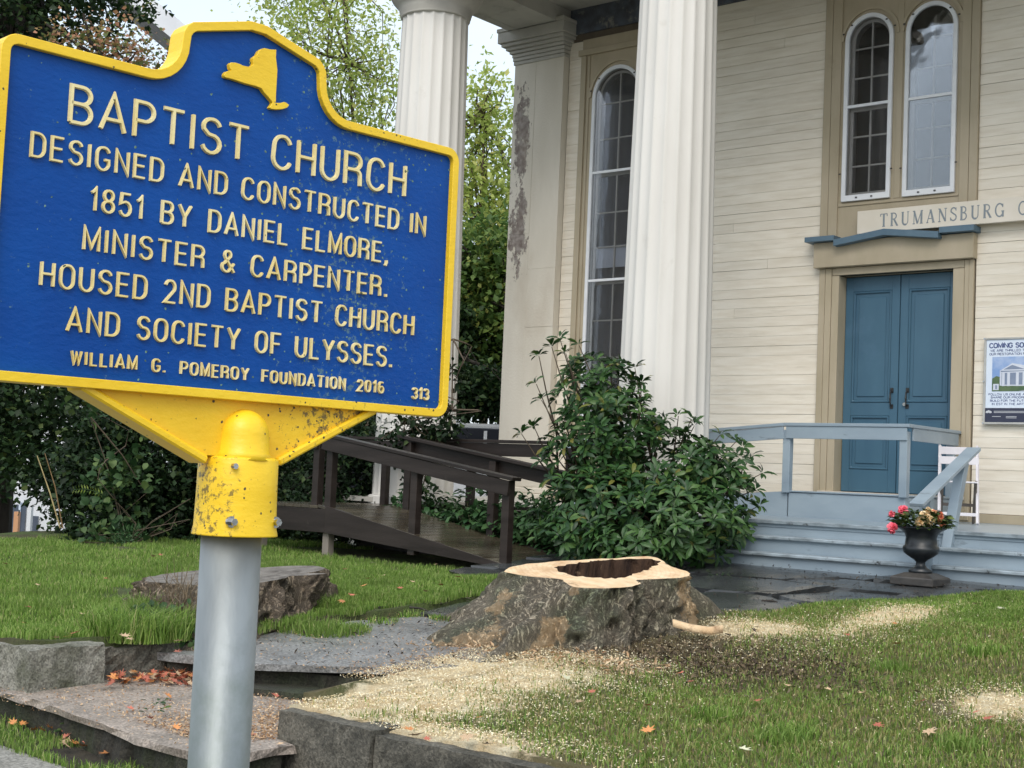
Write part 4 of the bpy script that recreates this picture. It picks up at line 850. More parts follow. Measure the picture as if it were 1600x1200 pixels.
MB().lathe(prof, (.003*S, -.010, ZO), 32, sy=1.0).build('post_dome', M['sign_yellow'], sign, smooth=True)
for u in (-.0330, .0330):
    m = MB(); yy = -.0455; c = Vector(sl(u+.004, -.0105, yy)); m.tube([c, c+Vector((0, -.004, 0))], .0085, 14); m.tube([c+Vector((0, -.004, 0)), c+Vector((0, -.012, 0))], .0055, 6)
    m.build('bolt', M['steel'], sign)
c = Vector(sl(-.030, .058, -.047)); MB().tube([c, c+Vector((0, -.007, 0))], .0045, 8).build('set_screw', M['steel'], sign)
m = MB(); m.tube([(.0, 0, -.2), (0, 0, ZO-.02*S)], .0381*S, 40); m.build('post', M['galv'], sign, smooth=False)
for o in list(COL.objects):
    if o.parent == sign and o.name.startswith(('post', 'sleeve')):
        for p in o.data.polygons: p.use_smooth = len(p.vertices) == 4

# ------------------------------------------------------------------ name board and notice on the wall
NB = Thing('name_board', (-6.6, 15.86, 3.32), 'long cream name board with grey serif lettering above the door pediment', 'sign')
yb = 15.845
NB.part('board', MB().box((-7.83, yb, 3.165), (-3.2, yb+.03, 3.445)), mat('cream_board_paint', (.72,.66,.56), (.78,.72,.63), 3, .5, .2, .002), bevel=.004)
NB.part('batten', MB().box((-6.9, yb+.031, 3.2), (-6.8, 15.94, 3.42)).box((-4, yb+.031, 3.2), (-3.9, 15.97, 3.42)).box((-7.75, yb+.031, 3.2), (-7.65, 15.94, 3.42)), M['trim'])
M['ink'] = mat('slate_grey_letter_paint', (.20,.235,.265), (.26,.295,.32), 20, .6, 0)
SER = {  # (advance, [(polyline, width)...]) thick and thin strokes with bracket serifs
 'T': (.68, [([(.34,0),(.34,1)], .13), ([(0,.98),(.68,.98)], .05), ([(.02,1),(.0,.80)], .05), ([(.66,1),(.68,.80)], .05), ([(.20,.02),(.48,.02)], .04)]),
 'R': (.74, [([(.12,0),(.12,1)], .13), ([(0,.02),(.26,.02)], .04), ([(0,.98),(.34,.98)]+arc(.34,.75,.22,.22,85,-90,8)+[(.14,.51)], .075), ([(.34,.52),(.66,.03)], .12), ([(.56,.02),(.76,.02)], .04)]),
 'U': (.78, [([(.12,1)]+arc(.36,.30,.24,.28,180,300,8), .12), (arc(.38,.30,.26,.28,290,360,5)+[(.64,1)], .05), ([(0,.98),(.24,.98)], .04), ([(.54,.98),(.76,.98)], .04)]),
 'M': (.98, [([(.12,0),(.12,.98)], .05), ([(.12,1),(.46,.02)], .12), ([(.47,.02),(.84,1)], .05), ([(.84,0),(.84,1)], .13), ([(0,.02),(.22,.02)], .04), ([(.70,.02),(.98,.02)], .04), ([(0,.98),(.16,.98)], .04), ([(.82,.98),(.98,.98)], .04)]),
 'A': (.80, [([(.08,0),(.40,1)], .05), ([(.39,1),(.70,0)], .13), ([(.20,.32),(.58,.32)], .045), ([(0,.02),(.20,.02)], .04), ([(.56,.02),(.82,.02)], .04)]),
 'N': (.82, [([(.12,0),(.12,1)], .05), ([(.12,.98),(.68,.04)], .12), ([(.70,0),(.70,1)], .05), ([(0,.02),(.24,.02)], .04), ([(0,.98),(.14,.98)], .04), ([(.58,.98),(.82,.98)], .04)]),
 'S': (.58, [(arc(.29,.75,.24,.22,25,200,8)+arc(.28,.26,.27,.24,75,-160,10), .085), ([(.52,.74),(.53,.97)], .04), ([(.02,.03),(.02,.26)], .04)]),
 'B': (.68, [([(.12,0),(.12,1)], .13), ([(0,.98),(.32,.98)]+arc(.32,.76,.20,.21,85,-90,8)+[(.14,.53)], .07), ([(.32,.53)]+arc(.32,.27,.26,.25,88,-90,8)+[(0,.02)], .075)]),
 'G': (.80, [(arc(.40,.50,.36,.47,40,320,16), .09), ([(.70,0),(.70,.42)], .12), ([(.56,.42),(.82,.42)], .04), ([(.68,.70),(.69,.95)], .04)]),
 'C': (.74, [(arc(.40,.50,.36,.47,40,320,16), .09), ([(.68,.70),(.69,.95)], .04)])}
x = -7.525; cap = .158
for i, ch in enumerate('TRUMANSBURG C'):
    if ch == ' ': x += .075; continue
    adv, sts = SER[ch]; m = MB(); kx = .128
    if ch == 'C': x = -5.852
    for j, (pl, w) in enumerate(sts):
        w2 = max(w, .055)*.185
        stroke_mesh(m, [(x+p[0]*kx, 3.228+p[1]*cap) for p in pl], w2, yb-.0004, yb-.0016-.0003*j, .98, lambda a, b, y: (a, y, b))
    NB.part('letter', m, M['ink']); x += adv*kx+.0435
NT = Thing('notice_board', (-5.75, 15.93, 1.35), 'white and blue printed notice panel in a pale frame right of the door', 'notice')
pw = mat('poster_white', (.70,.78,.90), (.74,.82,.93), 3, .35, 0); pn = mat('poster_navy', (.030,.035,.07), (.04,.045,.08), 3, .35, 0); pt = mat('poster_text_blue', (.05,.08,.22), (.07,.10,.26), 3, .5, 0)
nx0, nx1 = -6.225, -5.30
NT.part('frame', MB().prismY([[(nx0-.02, .86), (nx1+.02, .86), (nx1+.02, 1.85), (nx0-.02, 1.85)], [(nx0+.002, .882), (nx1-.002, .882), (nx1-.002, 1.828), (nx0+.002, 1.828)]], 15.925, 15.985), mat('grey_metal_frame', (.42,.42,.40), (.5,.5,.48), 4, .4, 0), bevel=.003)
NT.part('sheet', MB().box((nx0+.003, 15.940, .883), (nx1-.003, 15.960, 1.827)), pw)
NT.part('footer_band', MB().box((nx0+.004, 15.936, .884), (nx1-.004, 15.9395, 1.045)), pn)
def printed(txt, x, z, cap, w, kx, m, y=15.9392, parent=None):
    mm = MB(); lay, tot = layout(txt, .2, .42)
    for q, (ch, xo, w_, pls) in enumerate(lay):
        for i, pl in enumerate(pls):
            stroke_mesh(mm, [(x+(xo+p[0])*kx, z+p[1]*cap) for p in pl], w, y, y-.0008-.0002*(i+(q % 2)*3), .98, lambda a, b, yy: (a, yy, b))
    return NT.part('printed_line', mm, m, parent)
printed('COMING SOON', -6.185, 1.735, .050, .0125, .062, pt)
printed('WE ARE THRILLED TO SHARE', -6.175, 1.690, .024, .0045, .0335, pt)
printed('OUR RESTORATION PROGRESS', -6.185, 1.650, .024, .0045, .0335, pt)
printed('FOLLOW US ONLINE AND', -6.185, 1.190, .022, .0042, .0335, pt); printed('SHARE OUR PROGRESS', -6.16, 1.155, .022, .0042, .0335, pt)
printed('BUILD FOR THE FUTURE', -6.165, 1.118, .022, .0042, .0335, pt); printed('INVEST IN THE ARTS', -6.145, 1.080, .022, .0042, .0335, pt)
pwm = mat('poster_pale_print', (.55,.57,.62), (.6,.62,.66), 3, .5, 0)
for z, a, b in ((1.005, -6.12, -5.4), (.99, -6.12, -5.4), (.945, -6.14, -6.04), (.945, -5.98, -5.86), (.93, -5.98, -5.86)):
    NT.part('printed_line', MB().box((a, 15.9345, z), (b, 15.9358, z+.006)), pwm)
m = MB()
for sx in (-1, 0, 1): m.lathe([(.0, 0), (.016, .004), (.018, .016), (.008, .026), (.0, .028)], (-6.18+sx*.018, 15.9345, .985+.006*(sx == 0)), 8, sy=.05)
NT.part('printed_tree_mark', m, pwm)
ip = [mat('print_sky', (.22,.36,.66), (.50,.60,.80), 5, .4, 0), mat('print_building', (.62,.66,.76), (.70,.74,.82), 5, .4, 0), mat('print_shade', (.20,.25,.36), (.26,.31,.42), 5, .4, 0), mat('print_green', (.07,.13,.06), (.12,.18,.08), 9, .4, 0), mat('print_path', (.36,.38,.42), (.42,.44,.48), 9, .4, 0)]
pic = NT.part('printed_picture', MB().box((-6.15, 15.9375, 1.235), (-5.36, 15.9395, 1.630)), ip[0])
def pp(pts, m, y): NT.part('printed_shape', MB().prismY([pts], y, y-.0006), m, pic)
pp([(-6.149, 1.236), (-5.361, 1.236), (-5.361, 1.30), (-6.149, 1.30)], ip[3], 15.9372)
pp([(-5.85, 1.2365), (-5.3625, 1.2365), (-5.3625, 1.315)], ip[4], 15.9364)
pp([(-6.149, 1.30), (-6.05, 1.30), (-6.06, 1.40), (-6.10, 1.41), (-6.149, 1.38)], ip[3], 15.9371)
pp([(-6.06, 1.30), (-5.50, 1.29), (-5.50, 1.47), (-5.72, 1.52), (-5.92, 1.555), (-6.06, 1.47)], ip[1], 15.9368)
pp([(-6.05, 1.455), (-5.72, 1.465), (-5.72, 1.47), (-6.05, 1.47)], ip[2], 15.9360)
pp([(-6.04, 1.31), (-5.74, 1.31), (-5.74, 1.45), (-6.04, 1.445)], ip[2], 15.9361)
for xx in (-6.035, -5.975, -5.875, -5.80, -5.755): pp([(xx, 1.295), (xx+.032, 1.295), (xx+.032, 1.452), (xx, 1.452)], ip[1], 15.9353)
pp([(-6.02, 1.483), (-5.92, 1.535), (-5.78, 1.487)], ip[2], 15.9360)
pp([(-6.135, 1.25), (-6.07, 1.25), (-6.07, 1.32), (-6.135, 1.32)], ip[1], 15.9364); pp([(-6.11, 1.26), (-6.09, 1.26), (-6.09, 1.305), (-6.11, 1.305)], ip[2], 15.9356)
for z in (.87, 1.35, 1.84): NT.part('fixing_screw', MB().tube([(nx0-.015, 15.925, z), (nx0-.015, 15.915, z)], .012, 8), M['steel'])

# ------------------------------------------------------------------ brown wooden ramp
RP = Thing('wooden_ramp', (-10.6, 11.7, -.95), 'dark brown wet wooden access ramp with post and rail sides', 'ramp')
FY, BY = 11.10, 12.30
def dz_(x): return -.865 + (-9.22-x)*(.468/2.68) if x > -11.9 else -.397
x = -9.10; i = 0
while x > -11.9:
    z = dz_(x-.07); t = random.uniform(-.003, .003)
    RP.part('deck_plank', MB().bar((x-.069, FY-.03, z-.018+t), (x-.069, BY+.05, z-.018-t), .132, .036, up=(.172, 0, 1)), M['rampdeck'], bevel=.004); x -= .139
while x > -13.2:
    RP.part('deck_plank', MB().bar((x-.069, FY-.03, -.415), (x-.069, 13.6, -.415), .132, .036), M['rampdeck'], bevel=.004); x -= .139
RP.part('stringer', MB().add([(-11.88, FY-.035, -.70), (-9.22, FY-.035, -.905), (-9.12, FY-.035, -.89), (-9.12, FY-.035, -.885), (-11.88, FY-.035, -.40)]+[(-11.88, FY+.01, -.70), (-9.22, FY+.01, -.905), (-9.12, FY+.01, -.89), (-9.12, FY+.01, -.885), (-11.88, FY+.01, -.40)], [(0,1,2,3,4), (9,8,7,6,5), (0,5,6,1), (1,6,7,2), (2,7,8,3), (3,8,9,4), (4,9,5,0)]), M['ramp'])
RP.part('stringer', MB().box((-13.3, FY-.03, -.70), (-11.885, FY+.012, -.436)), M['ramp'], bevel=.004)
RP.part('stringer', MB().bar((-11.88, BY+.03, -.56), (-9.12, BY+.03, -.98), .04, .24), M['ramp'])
def rail(y, x0, z0, x1, z1, dy=-1, name='handrail'):
    RP.part(name, MB().bar((x0, y, z0), (x1, y, z1), .15, .036), M['ramp'], bevel=.004)
    RP.part('rail_board', MB().bar((x0+.02, y+.045*dy, z0-.095), (x1-.06, y+.045*dy, z1-.095), .036, .15), M['ramp'], bevel=.003)
rail(FY, -11.98, .410, -9.13, -.005); rail(BY, -11.95, .452, -9.03, .030, 1)
rail(FY, -13.3, .415, -11.99, .415)
for x, zb, zt in ((-9.26, -.93, -.02), (-10.55, -.86, .165), (-11.88, -.46, .36), (-12.1, -.46, .36)):
    RP.part('post', MB().box((x-.048, FY-.015, zb), (x+.048, FY+.08, zt)), M['ramp'], bevel=.005)
for x, zb, zt in ((-9.17, -.95, .005), (-10.45, -.88, .19), (-11.78, -.46, .38)):
    RP.part('post', MB().box((x-.048, BY-.05, zb), (x+.048, BY+.045, zt)), M['ramp'], bevel=.005)
RP.part('support_post', MB().box((-11.96, FY+.015, -1.25), (-11.86, FY+.11, -.63)), M['oldpost'], bevel=.006)
RP.part('support_post', MB().box((-13.1, FY+.015, -1.25), (-13.0, FY+.11, -.63)), M['oldpost'], bevel=.006)
# upper leg of the ramp, climbing from the back of the landing to the porch
RP.part('upper_deck', MB().add([(-13.2, 12.95, -.44), (-9.8, 12.95, -.34), (-9.8, 13.02, -.34), (-13.2, 13.02, -.44), (-13.2, 12.95, -.40), (-9.8, 12.95, -.30), (-9.8, 13.02, -.30), (-13.2, 13.02, -.40)], [(0,3,2,1),(4,5,6,7),(0,1,5,4),(1,2,6,5),(2,3,7,6),(3,0,4,7)]), M['ramp'])
p0 = onY(540, 684, 12.9); p1 = onY(868, 692, 12.9)
RP.part('handrail', MB().bar((p0.x, 12.9, p0.z), (p1.x, 12.9, p1.z), .15, .036), M['ramp'], bevel=.004)
RP.part('rail_board', MB().bar((p0.x, 12.86, p0.z-.10), (p1.x-.05, 12.86, p1.z-.10), .036, .15), M['ramp'], bevel=.003)
for x in (-9.85, -11.35, -12.8): RP.part('post', MB().box((x-.045, 12.885, -.9), (x+.045, 12.97, .38)), M['ramp'], bevel=.005)

# ------------------------------------------------------------------ stumps
def stump(T, rim, base, zrim, zbase, hole, hole_depth, mbark, mcut, mhole, expo=1.5, lobes=(7, .05), nt=14, rough=.03, seed=1, napron=1, skirt=None):
    """rim/base: closed lists of world (x,y) points (any number); zrim(x,y) the plane of the cut"""
    cx = sum(p[0] for p in rim)/len(rim); cy = sum(p[1] for p in rim)/len(rim); N = 220
    def polar(pts):
        a = np.array([math.atan2(p[1]-cy, p[0]-cx) for p in pts]); r = np.array([math.hypot(p[0]-cx, p[1]-cy) for p in pts]); o_ = np.argsort(a); a, r = a[o_], r[o_]
        th = L_(-PI, PI, N, endpoint=False); return th, np.interp(th, np.concatenate([a-2*PI, a, a+2*PI]), np.tile(r, 3))
    th, rr = polar(rim); _, rb = polar(base)
    k = np.ones(5)/5; rr = np.convolve(np.tile(rr, 3), k, 'same')[N:2*N]; rb = np.convolve(np.tile(rb, 3), np.ones(5)/5, 'same')[N:2*N]
    V = []
    for j in range(nt+1):
        t = j/nt; w = t**expo; R = rr+(rb-rr)*w
        groove = np.sin(th*lobes[0]+2*np.sin(th*2+seed)+t*1.4)*lobes[1]*(.3+t) + (vnoise(th*9+t*3, t*5+th*0, 1.0, seed)-.5)*rough*2.2 + (vnoise(th*26+t*5, t*9+th*0, 1.0, seed+3)-.5)*rough*1.2
        if j == 0: groove = groove*.25
        R = R+groove; x = cx+R*np.cos(th); y = cy+R*np.sin(th)
        zt = np.array([zrim(a, b) for a, b in zip(cx+rr*np.cos(th), cy+rr*np.sin(th))]); zb = np.array([zbase(a, b) for a, b in zip(x, y)])-.06
        z = zt+(zb-zt)*(t**.95)
        V.append(np.stack([x, y, z], -1))
    V0 = V[0]; Vv = np.concatenate(V)
    Fq = np.array([(j*N+i, (j+1)*N+i, (j+1)*N+(i+1) % N, j*N+(i+1) % N) for j in range(nt) for i in range(N)])
    b = np_obj('bark', Vv, Fq, mbark, smooth=True); T.put(b)
    # cut face: ring from the rim to the hole, sagging gently
    if hole:
        hth, hr = [np.array(q) for q in (th, None)] if False else (th, None)
        hx = sum(p[0] for p in hole)/len(hole); hy = sum(p[1] for p in hole)/len(hole)
        a = np.array([math.atan2(p[1]-hy, p[0]-hx) for p in hole]); r = np.array([math.hypot(p[0]-hx, p[1]-hy) for p in hole]); o_ = np.argsort(a); a, r = a[o_], r[o_]
        hr = np.interp(th, np.concatenate([a-2*PI, a, a+2*PI]), np.tile(r, 3)); hr = hr+(vnoise(th*14, th*0, 1, 8)-.5)*.05
        rimp = V0; ra = np.array([math.atan2(p[1]-hy, p[0]-hx) for p in rimp]); sh = np.argsort(ra); rimp = rimp[sh]; ra = ra[sh]; hrr = np.interp(ra, th, hr)
        H = np.stack([hx+hrr*np.cos(ra), hy+hrr*np.sin(ra), 0*ra], -1); H[:, 2] = [zrim(p, q) for p, q in H[:, :2]]
        rings = []
        for t in (0, .12, .5, .85, 1):
            q = rimp*(1-t)+H*t; q[:, 2] = [zrim(p, s_) for p, s_ in q[:, :2]]; q[:, 2] += (vnoise(q[:, 0], q[:, 1], 3, 9)-.5)*.018*(0 if t in (0,) else 1) - (.004 if t > 0 else 0)
            if t == 0: q = rimp.copy()
            rings.append(q)
        CV = np.concatenate(rings); CF = np.array([(j*N+i, j*N+(i+1) % N, (j+1)*N+(i+1) % N, (j+1)*N+i) for j in range(len(rings)-1) for i in range(N)])
        T.put(np_obj('cut_face', CV, CF, mcut, smooth=True))
        hv = [rings[-1]]
        for t in (.06, .2, .5, .8, 1):
            q = rings[-1].copy(); q[:, 2] -= hole_depth*t; q[:, :2] = (q[:, :2]-[hx, hy])*(1+.12*math.sin(t*3)+(vnoise(ra*20, ra*0+t*4, 1, 4)[:, None]-.5)*.14)+[hx, hy]; hv.append(q)
        q = hv[-1].copy(); q[:, :2] = (q[:, :2]-[hx, hy])*.02+[hx, hy]; hv.append(q)
        HV = np.concatenate(hv); HF = np.array([(j*N+i, j*N+(i+1) % N, (j+1)*N+(i+1) % N, (j+1)*N+i) for j in range(len(hv)-1) for i in range(N)])
        T.put(np_obj('hollow', HV, HF, mhole, smooth=True))
    else:
        cz = zrim(cx, cy); rings = []
        for t in (1, .9, .6, .3, .02):
            q = V0.copy(); q[:, :2] = (q[:, :2]-[cx, cy])*t+[cx, cy]
            if t < 1: q[:, 2] = [zrim(p, s_) for p, s_ in q[:, :2]]; q[:, 2] += (vnoise(q[:, 0], q[:, 1], 5, 9)-.5)*.03-.006
            rings.append(q)
        CV = np.concatenate(rings); CF = np.array([(j*N+i, j*N+(i+1) % N, (j+1)*N+(i+1) % N, (j+1)*N+i) for j in range(len(rings)-1) for i in range(N)])
        T.put(np_obj('cut_face', CV, CF, mcut, smooth=True))
    return cx, cy
def plane3(a, b, c):
    n_ = (b-a).cross(c-a); return (lambda x, y: a.z-(n_.x*(x-a.x)+n_.y*(y-a.y))/n_.z), n_, a
def pix_plane(px, n_, a): d = ray(*px); return d*(a.dot(n_)/d.dot(n_))
# fresh stump: the plane of the saw cut rises to the back
zr, n_, a_ = plane3(atD(940, 919, 9.72), atD(790, 892, 10.15), atD(1000, 871, 10.75))
rim = [pix_plane(p, n_, a_) for p in [(789,894),(792,888),(812,883),(850,879),(900,876),(960,873),(1022,869),(1030,874),(1040,880),(1050,886),(1062,890),(1076,893),(1079,898),(1066,902),(1040,904),(1012,905),(996,906),(999,913),(985,917),(960,918.5),(930,919),(905,918),(892,916),(884,910),(877,905),(864,903),(845,902),(815,899)]]
hole = [pix_plane(p, n_, a_) for p in [(867,888),(880,882),(905,879),(935,876),(970,874),(1000,873),(1020,874),(1030,878),(1020,886),(1000,893),(985,899),(955,904),(925,903),(895,899),(876,893)]]
gz = lambda x, y: max(float(h_right(np.array(x), np.array(y))), float(h_walk(x, y))-.03) if x > -6.4 else float(h_walk(x, y))
base = [onZ(x, y, z) for x, y, z in [(740,962,-1.17),(700,992,-1.18),(660,1020,-1.19),(640,1036,-1.19),(640,1050,-1.19),(672,1042,-1.19),(712,1017,-1.18),(750,1020,-1.16),(790,1017,-1.15),(840,1014,-1.14),(858,1016,-1.14),(868,1022,-1.14),(900,1023,-1.14),(950,1020,-1.14),(1000,1014,-1.14),(1050,1008,-1.13),(1092,1001,-1.12),(1098,990,-1.10),(1090,978,-1.07),(1110,978,-1.06),(1150,984,-1.06),(1156,972,-1.03)]]
cxx = sum(p[0] for p in rim)/len(rim); cyy = sum(p[1] for p in rim)/len(rim)
base = [tuple(p)[:2] for p in base]+[(cxx-.95, cyy+.5), (cxx-.6, cyy+1.0), (cxx-.1, cyy+1.15), (cxx+.35, cyy+1.25)]
FS = Thing('fresh_stump', (cxx, cyy, -1.15), 'broad freshly cut hollow tree stump with pale wood top and flaring mossy roots', 'tree stump')
stump(FS, [tuple(p)[:2] for p in rim], base, zr, gz, [tuple(p)[:2] for p in hole], .36, M['bark'], M['cutwood'], M['rotwood'], expo=1.02, lobes=(11, .030), nt=40, rough=.055, seed=2)
# pale torn sapwood ridge down the left root, slivers on the right
def strip(name, pts, w, m, T_, lift=.02):
    V = []; Fq = []
    for i, p in enumerate(pts):
        d = (pts[min(i+1, len(pts)-1)]-pts[max(i-1, 0)]).normalized(); s_ = d.cross(Vector((0,0,1))).normalized(); ww = w*(1 if 0 < i < len(pts)-1 else .35)
        j = Vector((RNG.uniform(-1,1), RNG.uniform(-1,1), RNG.uniform(-1,1)))*.008
        V += [p-s_*ww+j+Vector((0,0,-.03)), p-s_*ww*.5+Vector((0,0,lift)), p+s_*ww*.5+Vector((0,0,lift))-j, p+s_*ww+Vector((0,0,-.03))]
        if i: b_ = 4*i; Fq += [(b_-4+k, b_-3+k, b_+1+k, b_+k) for k in range(3)]+[(b_-1, b_-4, b_, b_+3)]
    return T_.put(np_obj(name, V, Fq, m, smooth=False))
strip('bark_sliver', [atD(1052,972,9.78), atD(1080,980,9.76), atD(1108,984,9.76), atD(1128,982,9.8)], .045, M['sapwood'], FS, .02)
# old stump behind the post
zr2, n2, a2 = plane3(atD(380, 907, 10.62), atD(212, 906, 10.9), atD(498, 885, 11.6))
rim2 = [pix_plane(p, n2, a2) for p in [(226,906),(234,901),(262,896),(300,892),(350,888),(410,887),(450,884),(495,884),(508,889),(515,895),(495,898),(470,896),(450,900),(440,905),(420,908),(400,911),(370,914),(330,914),(290,913),(262,911),(236,909)]]
base2 = [onZ(x, y, z) for x, y, z in [(222,935,-1.10),(238,975,-1.17),(270,1000,-1.18),(320,1012,-1.18),(370,1008,-1.18),(410,988,-1.18),(450,976,-1.17),(482,962,-1.15),(500,955,-1.12),(520,948,-1.12),(555,938,-1.09)]]
c2x = sum(p[0] for p in rim2)/len(rim2); c2y = sum(p[1] for p in rim2)/len(rim2)
base2 = [tuple(p)[:2] for p in base2]+[(c2x-.9, c2y+.1), (c2x-.8, c2y+.8), (c2x-.2, c2y+1.1)]
OS = Thing('old_stump', (c2x, c2y, -1.15), 'grey weathered old tree stump partly hidden behind the steel post', 'tree stump')
gz2 = lambda x, y: float(h_left(np.array(x), np.array(y))) if x < -7.8 else float(h_walk(x, y))
stump(OS, [tuple(p)[:2] for p in rim2], base2, zr2, gz2, None, 0, M['bark_old'], M['oldcut'], None, expo=.9, lobes=(15, .030), nt=24, rough=.06, seed=5)

# ------------------------------------------------------------------ leaves and plants
def frames(D, rng, upish=None):
    """unit side and normal vectors for direction vectors D"""
    D = D/np.linalg.norm(D, axis=1, keepdims=True); R = rng.normal(size=D.shape) if upish is None else upish+rng.normal(size=D.shape)*.35
    Nn = R-(R*D).sum(1, keepdims=True)*D; Nn /= np.linalg.norm(Nn, axis=1, keepdims=True); Sd = np.cross(D, Nn); return D, Sd, Nn
def leaf4(P, D, Lg, Wd, rng, up=None):
    """folded diamond leaf, 4 verts 2 tris"""
    D, Sd, Nn = frames(D, rng, up); Lg = Lg[:, None]; Wd = Wd[:, None]; n = len(P)
    V = np.stack([P, P+D*Lg*.45+Sd*Wd*.5+Nn*Wd*.18, P+D*Lg, P+D*Lg*.45-Sd*Wd*.5+Nn*Wd*.18], 1).reshape(-1, 3)
    b = np.arange(n)[:, None]*4; return V, np.concatenate([b+[0,1,2], b+[0,2,3]])
def leaf8(P, D, Lg, Wd, rng, up=None, droop=.25):
    D, Sd, Nn = frames(D, rng, up); Lg = Lg[:, None]; Wd = Wd[:, None]; n = len(P)
    m1 = P+D*Lg*.36+Nn*Lg*.02; m2 = P+D*Lg*.74-Nn*Lg*droop*.35; tip = P+D*Lg-Nn*Lg*droop
    V = np.stack([P, m1+Sd*Wd*.42+Nn*Wd*.14, m1, m1-Sd*Wd*.42+Nn*Wd*.14, m2+Sd*Wd*.46+Nn*Wd*.12, m2, m2-Sd*Wd*.46+Nn*Wd*.12, tip], 1).reshape(-1, 3)
    b = np.arange(n)[:, None]*8
    return V, np.concatenate([b+t for t in ([0,2,1],[0,3,2],[1,2,5],[1,5,4],[2,3,6],[2,6,5],[4,5,7],[5,6,7])])
def ell_pts(ells, n, rng, shell=.55):
    """points spread through ellipsoids given as (centre, (rx,ry,rz)), biased to the outside"""
    vol = np.array([e[1][0]*e[1][1]*e[1][2] for e in ells])**.72; vol = vol/vol.sum(); out = []; nor = []
    for (c, r), v in zip(ells, vol):
        k = max(1, int(n*v)); d = rng.normal(size=(k, 3)); d /= np.linalg.norm(d, axis=1, keepdims=True); rad = shell+(1-shell)*rng.random(k)**.6
        out.append(np.array(c)+d*rad[:, None]*np.array(r)); nor.append(d)
    return np.concatenate(out), np.concatenate(nor)
def pe(x, y, D, rx, ry, rd=None):
    """ellipsoid given by its place in the photograph, real size from its distance"""
    c = atD(x, y, D); k = D/F; return (tuple(c), (rx*k, (rd or rx)*k, ry*k))
def clumpy(ells, nclump, per, spread, rng, shell=.45):
    C, Nn = ell_pts(ells, nclump, rng, shell); idx = np.repeat(np.arange(len(C)), per)
    P = C[idx]+rng.normal(size=(len(idx), 3))*spread*(0.6+.8*rng.random((len(idx), 1))); return C, P, Nn[idx]
def foliage_plant(name, loc, label, cat, ells, nclump, per, spread, ll, lw, m, seed, shell=.45, stems=None, group=None, kind8=False, downbias=.0, zmin=None, mstem=None, trunk=None, nlimb=26, leafname='foliage', extra=None, lim=.03):
    rng = np.random.default_rng(seed); T = Thing(name, loc, label, cat, group)
    C, P, Nn = clumpy(ells, nclump, per, spread, rng, shell)
    if zmin is not None: k = P[:, 2] > zmin; P, Nn = P[k], Nn[k]
    D = Nn*.6+rng.normal(size=P.shape)*.8; D[:, 2] -= downbias
    Lg = ll*(.6+.8*rng.random(len(P))); up = np.array([0, 0, 1.])+Nn*.5
    V, Fq = (leaf8 if kind8 else leaf4)(P, D, Lg, Lg*lw/ll, rng, up)
    f = T.put(np_obj(leafname, V, Fq, m)); f['kind'] = 'stuff'
    if trunk:
        mb = MB(); pts, r0 = trunk; mb.tube(pts, list(L_(r0, r0*.35, len(pts))), 10); T.part('trunk', mb, mstem or M['bark_dark'])
        mb = MB(); tp = [Vector(p) for p in pts]
        for q in C[rng.choice(len(C), min(nlimb, len(C)), replace=False)]:
            q = Vector(q); s_ = tp[min(len(tp)-1, int(rng.integers(max(1, len(tp)//2), len(tp))))]; mid = s_.lerp(q, .5)+Vector((rng.normal()*.3, rng.normal()*.3, rng.normal()*.2+.15))
            mb.tube([s_, s_.lerp(mid, .5)+Vector((rng.normal()*.1, rng.normal()*.1, 0)), mid, mid.lerp(q, .6), q], [lim*2, lim*1.5, lim, lim*.6, lim*.25], 5, cap=False)
        lb = T.part('limb', mb, mstem or M['bark_dark']); lb['kind'] = 'stuff'
    return T

# rhododendron in front of the second column
rng = np.random.default_rng(11)
RH = Thing('rhododendron', (-8.7, 12.65, -.85), 'large dark glossy rhododendron bush between the brown ramp and the blue steps', 'shrub')
RD = 15.0
rells = [pe(930, 612, RD+.3, 62, 62), pe(955, 668, RD, 82, 66), pe(920, 715, RD, 70, 75), pe(1025, 735, RD-.1, 95, 72), pe(1105, 735, RD-.3, 62, 42), pe(1120, 790, RD-.4, 62, 72), pe(945, 800, RD-.5, 100, 72), pe(1050, 815, RD-.9, 112, 58), pe(1090, 850, RD-1.0, 50, 28), pe(900, 835, RD-.9, 62, 36), pe(985, 850, RD-1.1, 80, 30)]
Wp, Wn = ell_pts(rells, 900, rng, .74)
spr = [(842,556),(862,542),(884,552),(838,600),(846,625),(992,575),(1002,600),(1000,640),(1060,650),(1085,665),(1160,700),(1190,740),(1172,715),(1150,690),(1180,765),(1186,790),(1165,800),(870,690),(815,678),(835,668),(858,700),(1080,655),(1125,680),(1135,720),(848,720),(1150,845),(1125,862),(875,530),(905,540),(1040,655)]
sp3 = np.array([tuple(atD(x, y, RD-.1+.02*(i % 7))) for i, (x, y) in enumerate(spr)]); spn = np.array([[(x-980)/200, 0, .5] for x, y in spr])
Wp = np.concatenate([Wp, sp3]); Wn = np.concatenate([Wn, spn]); keep = Wp[:, 2] > -.9; Wp, Wn = Wp[keep], Wn[keep]
P_, D_, U_ = [], [], []
for c, nn in zip(Wp, Wn):
    ax = nn*.8+np.array([0, -.25, .75])+rng.normal(size=3)*.25; ax /= np.linalg.norm(ax); a = np.cross(ax, [1, .3, 0]); a /= np.linalg.norm(a); b = np.cross(ax, a)
    k = rng.integers(7, 11); ph = rng.random()*6
    for i in range(k):
        t = ph+i*2*PI/k+rng.normal()*.2; d = a*math.cos(t)+b*math.sin(t)+ax*rng.uniform(.0, .75)
        P_.append(c+d*.012+ax*.02*rng.random()); D_.append(d); U_.append(ax)
P_, D_, U_ = map(np.array, (P_, D_, U_)); Lg = rng.uniform(.095, .155, len(P_))
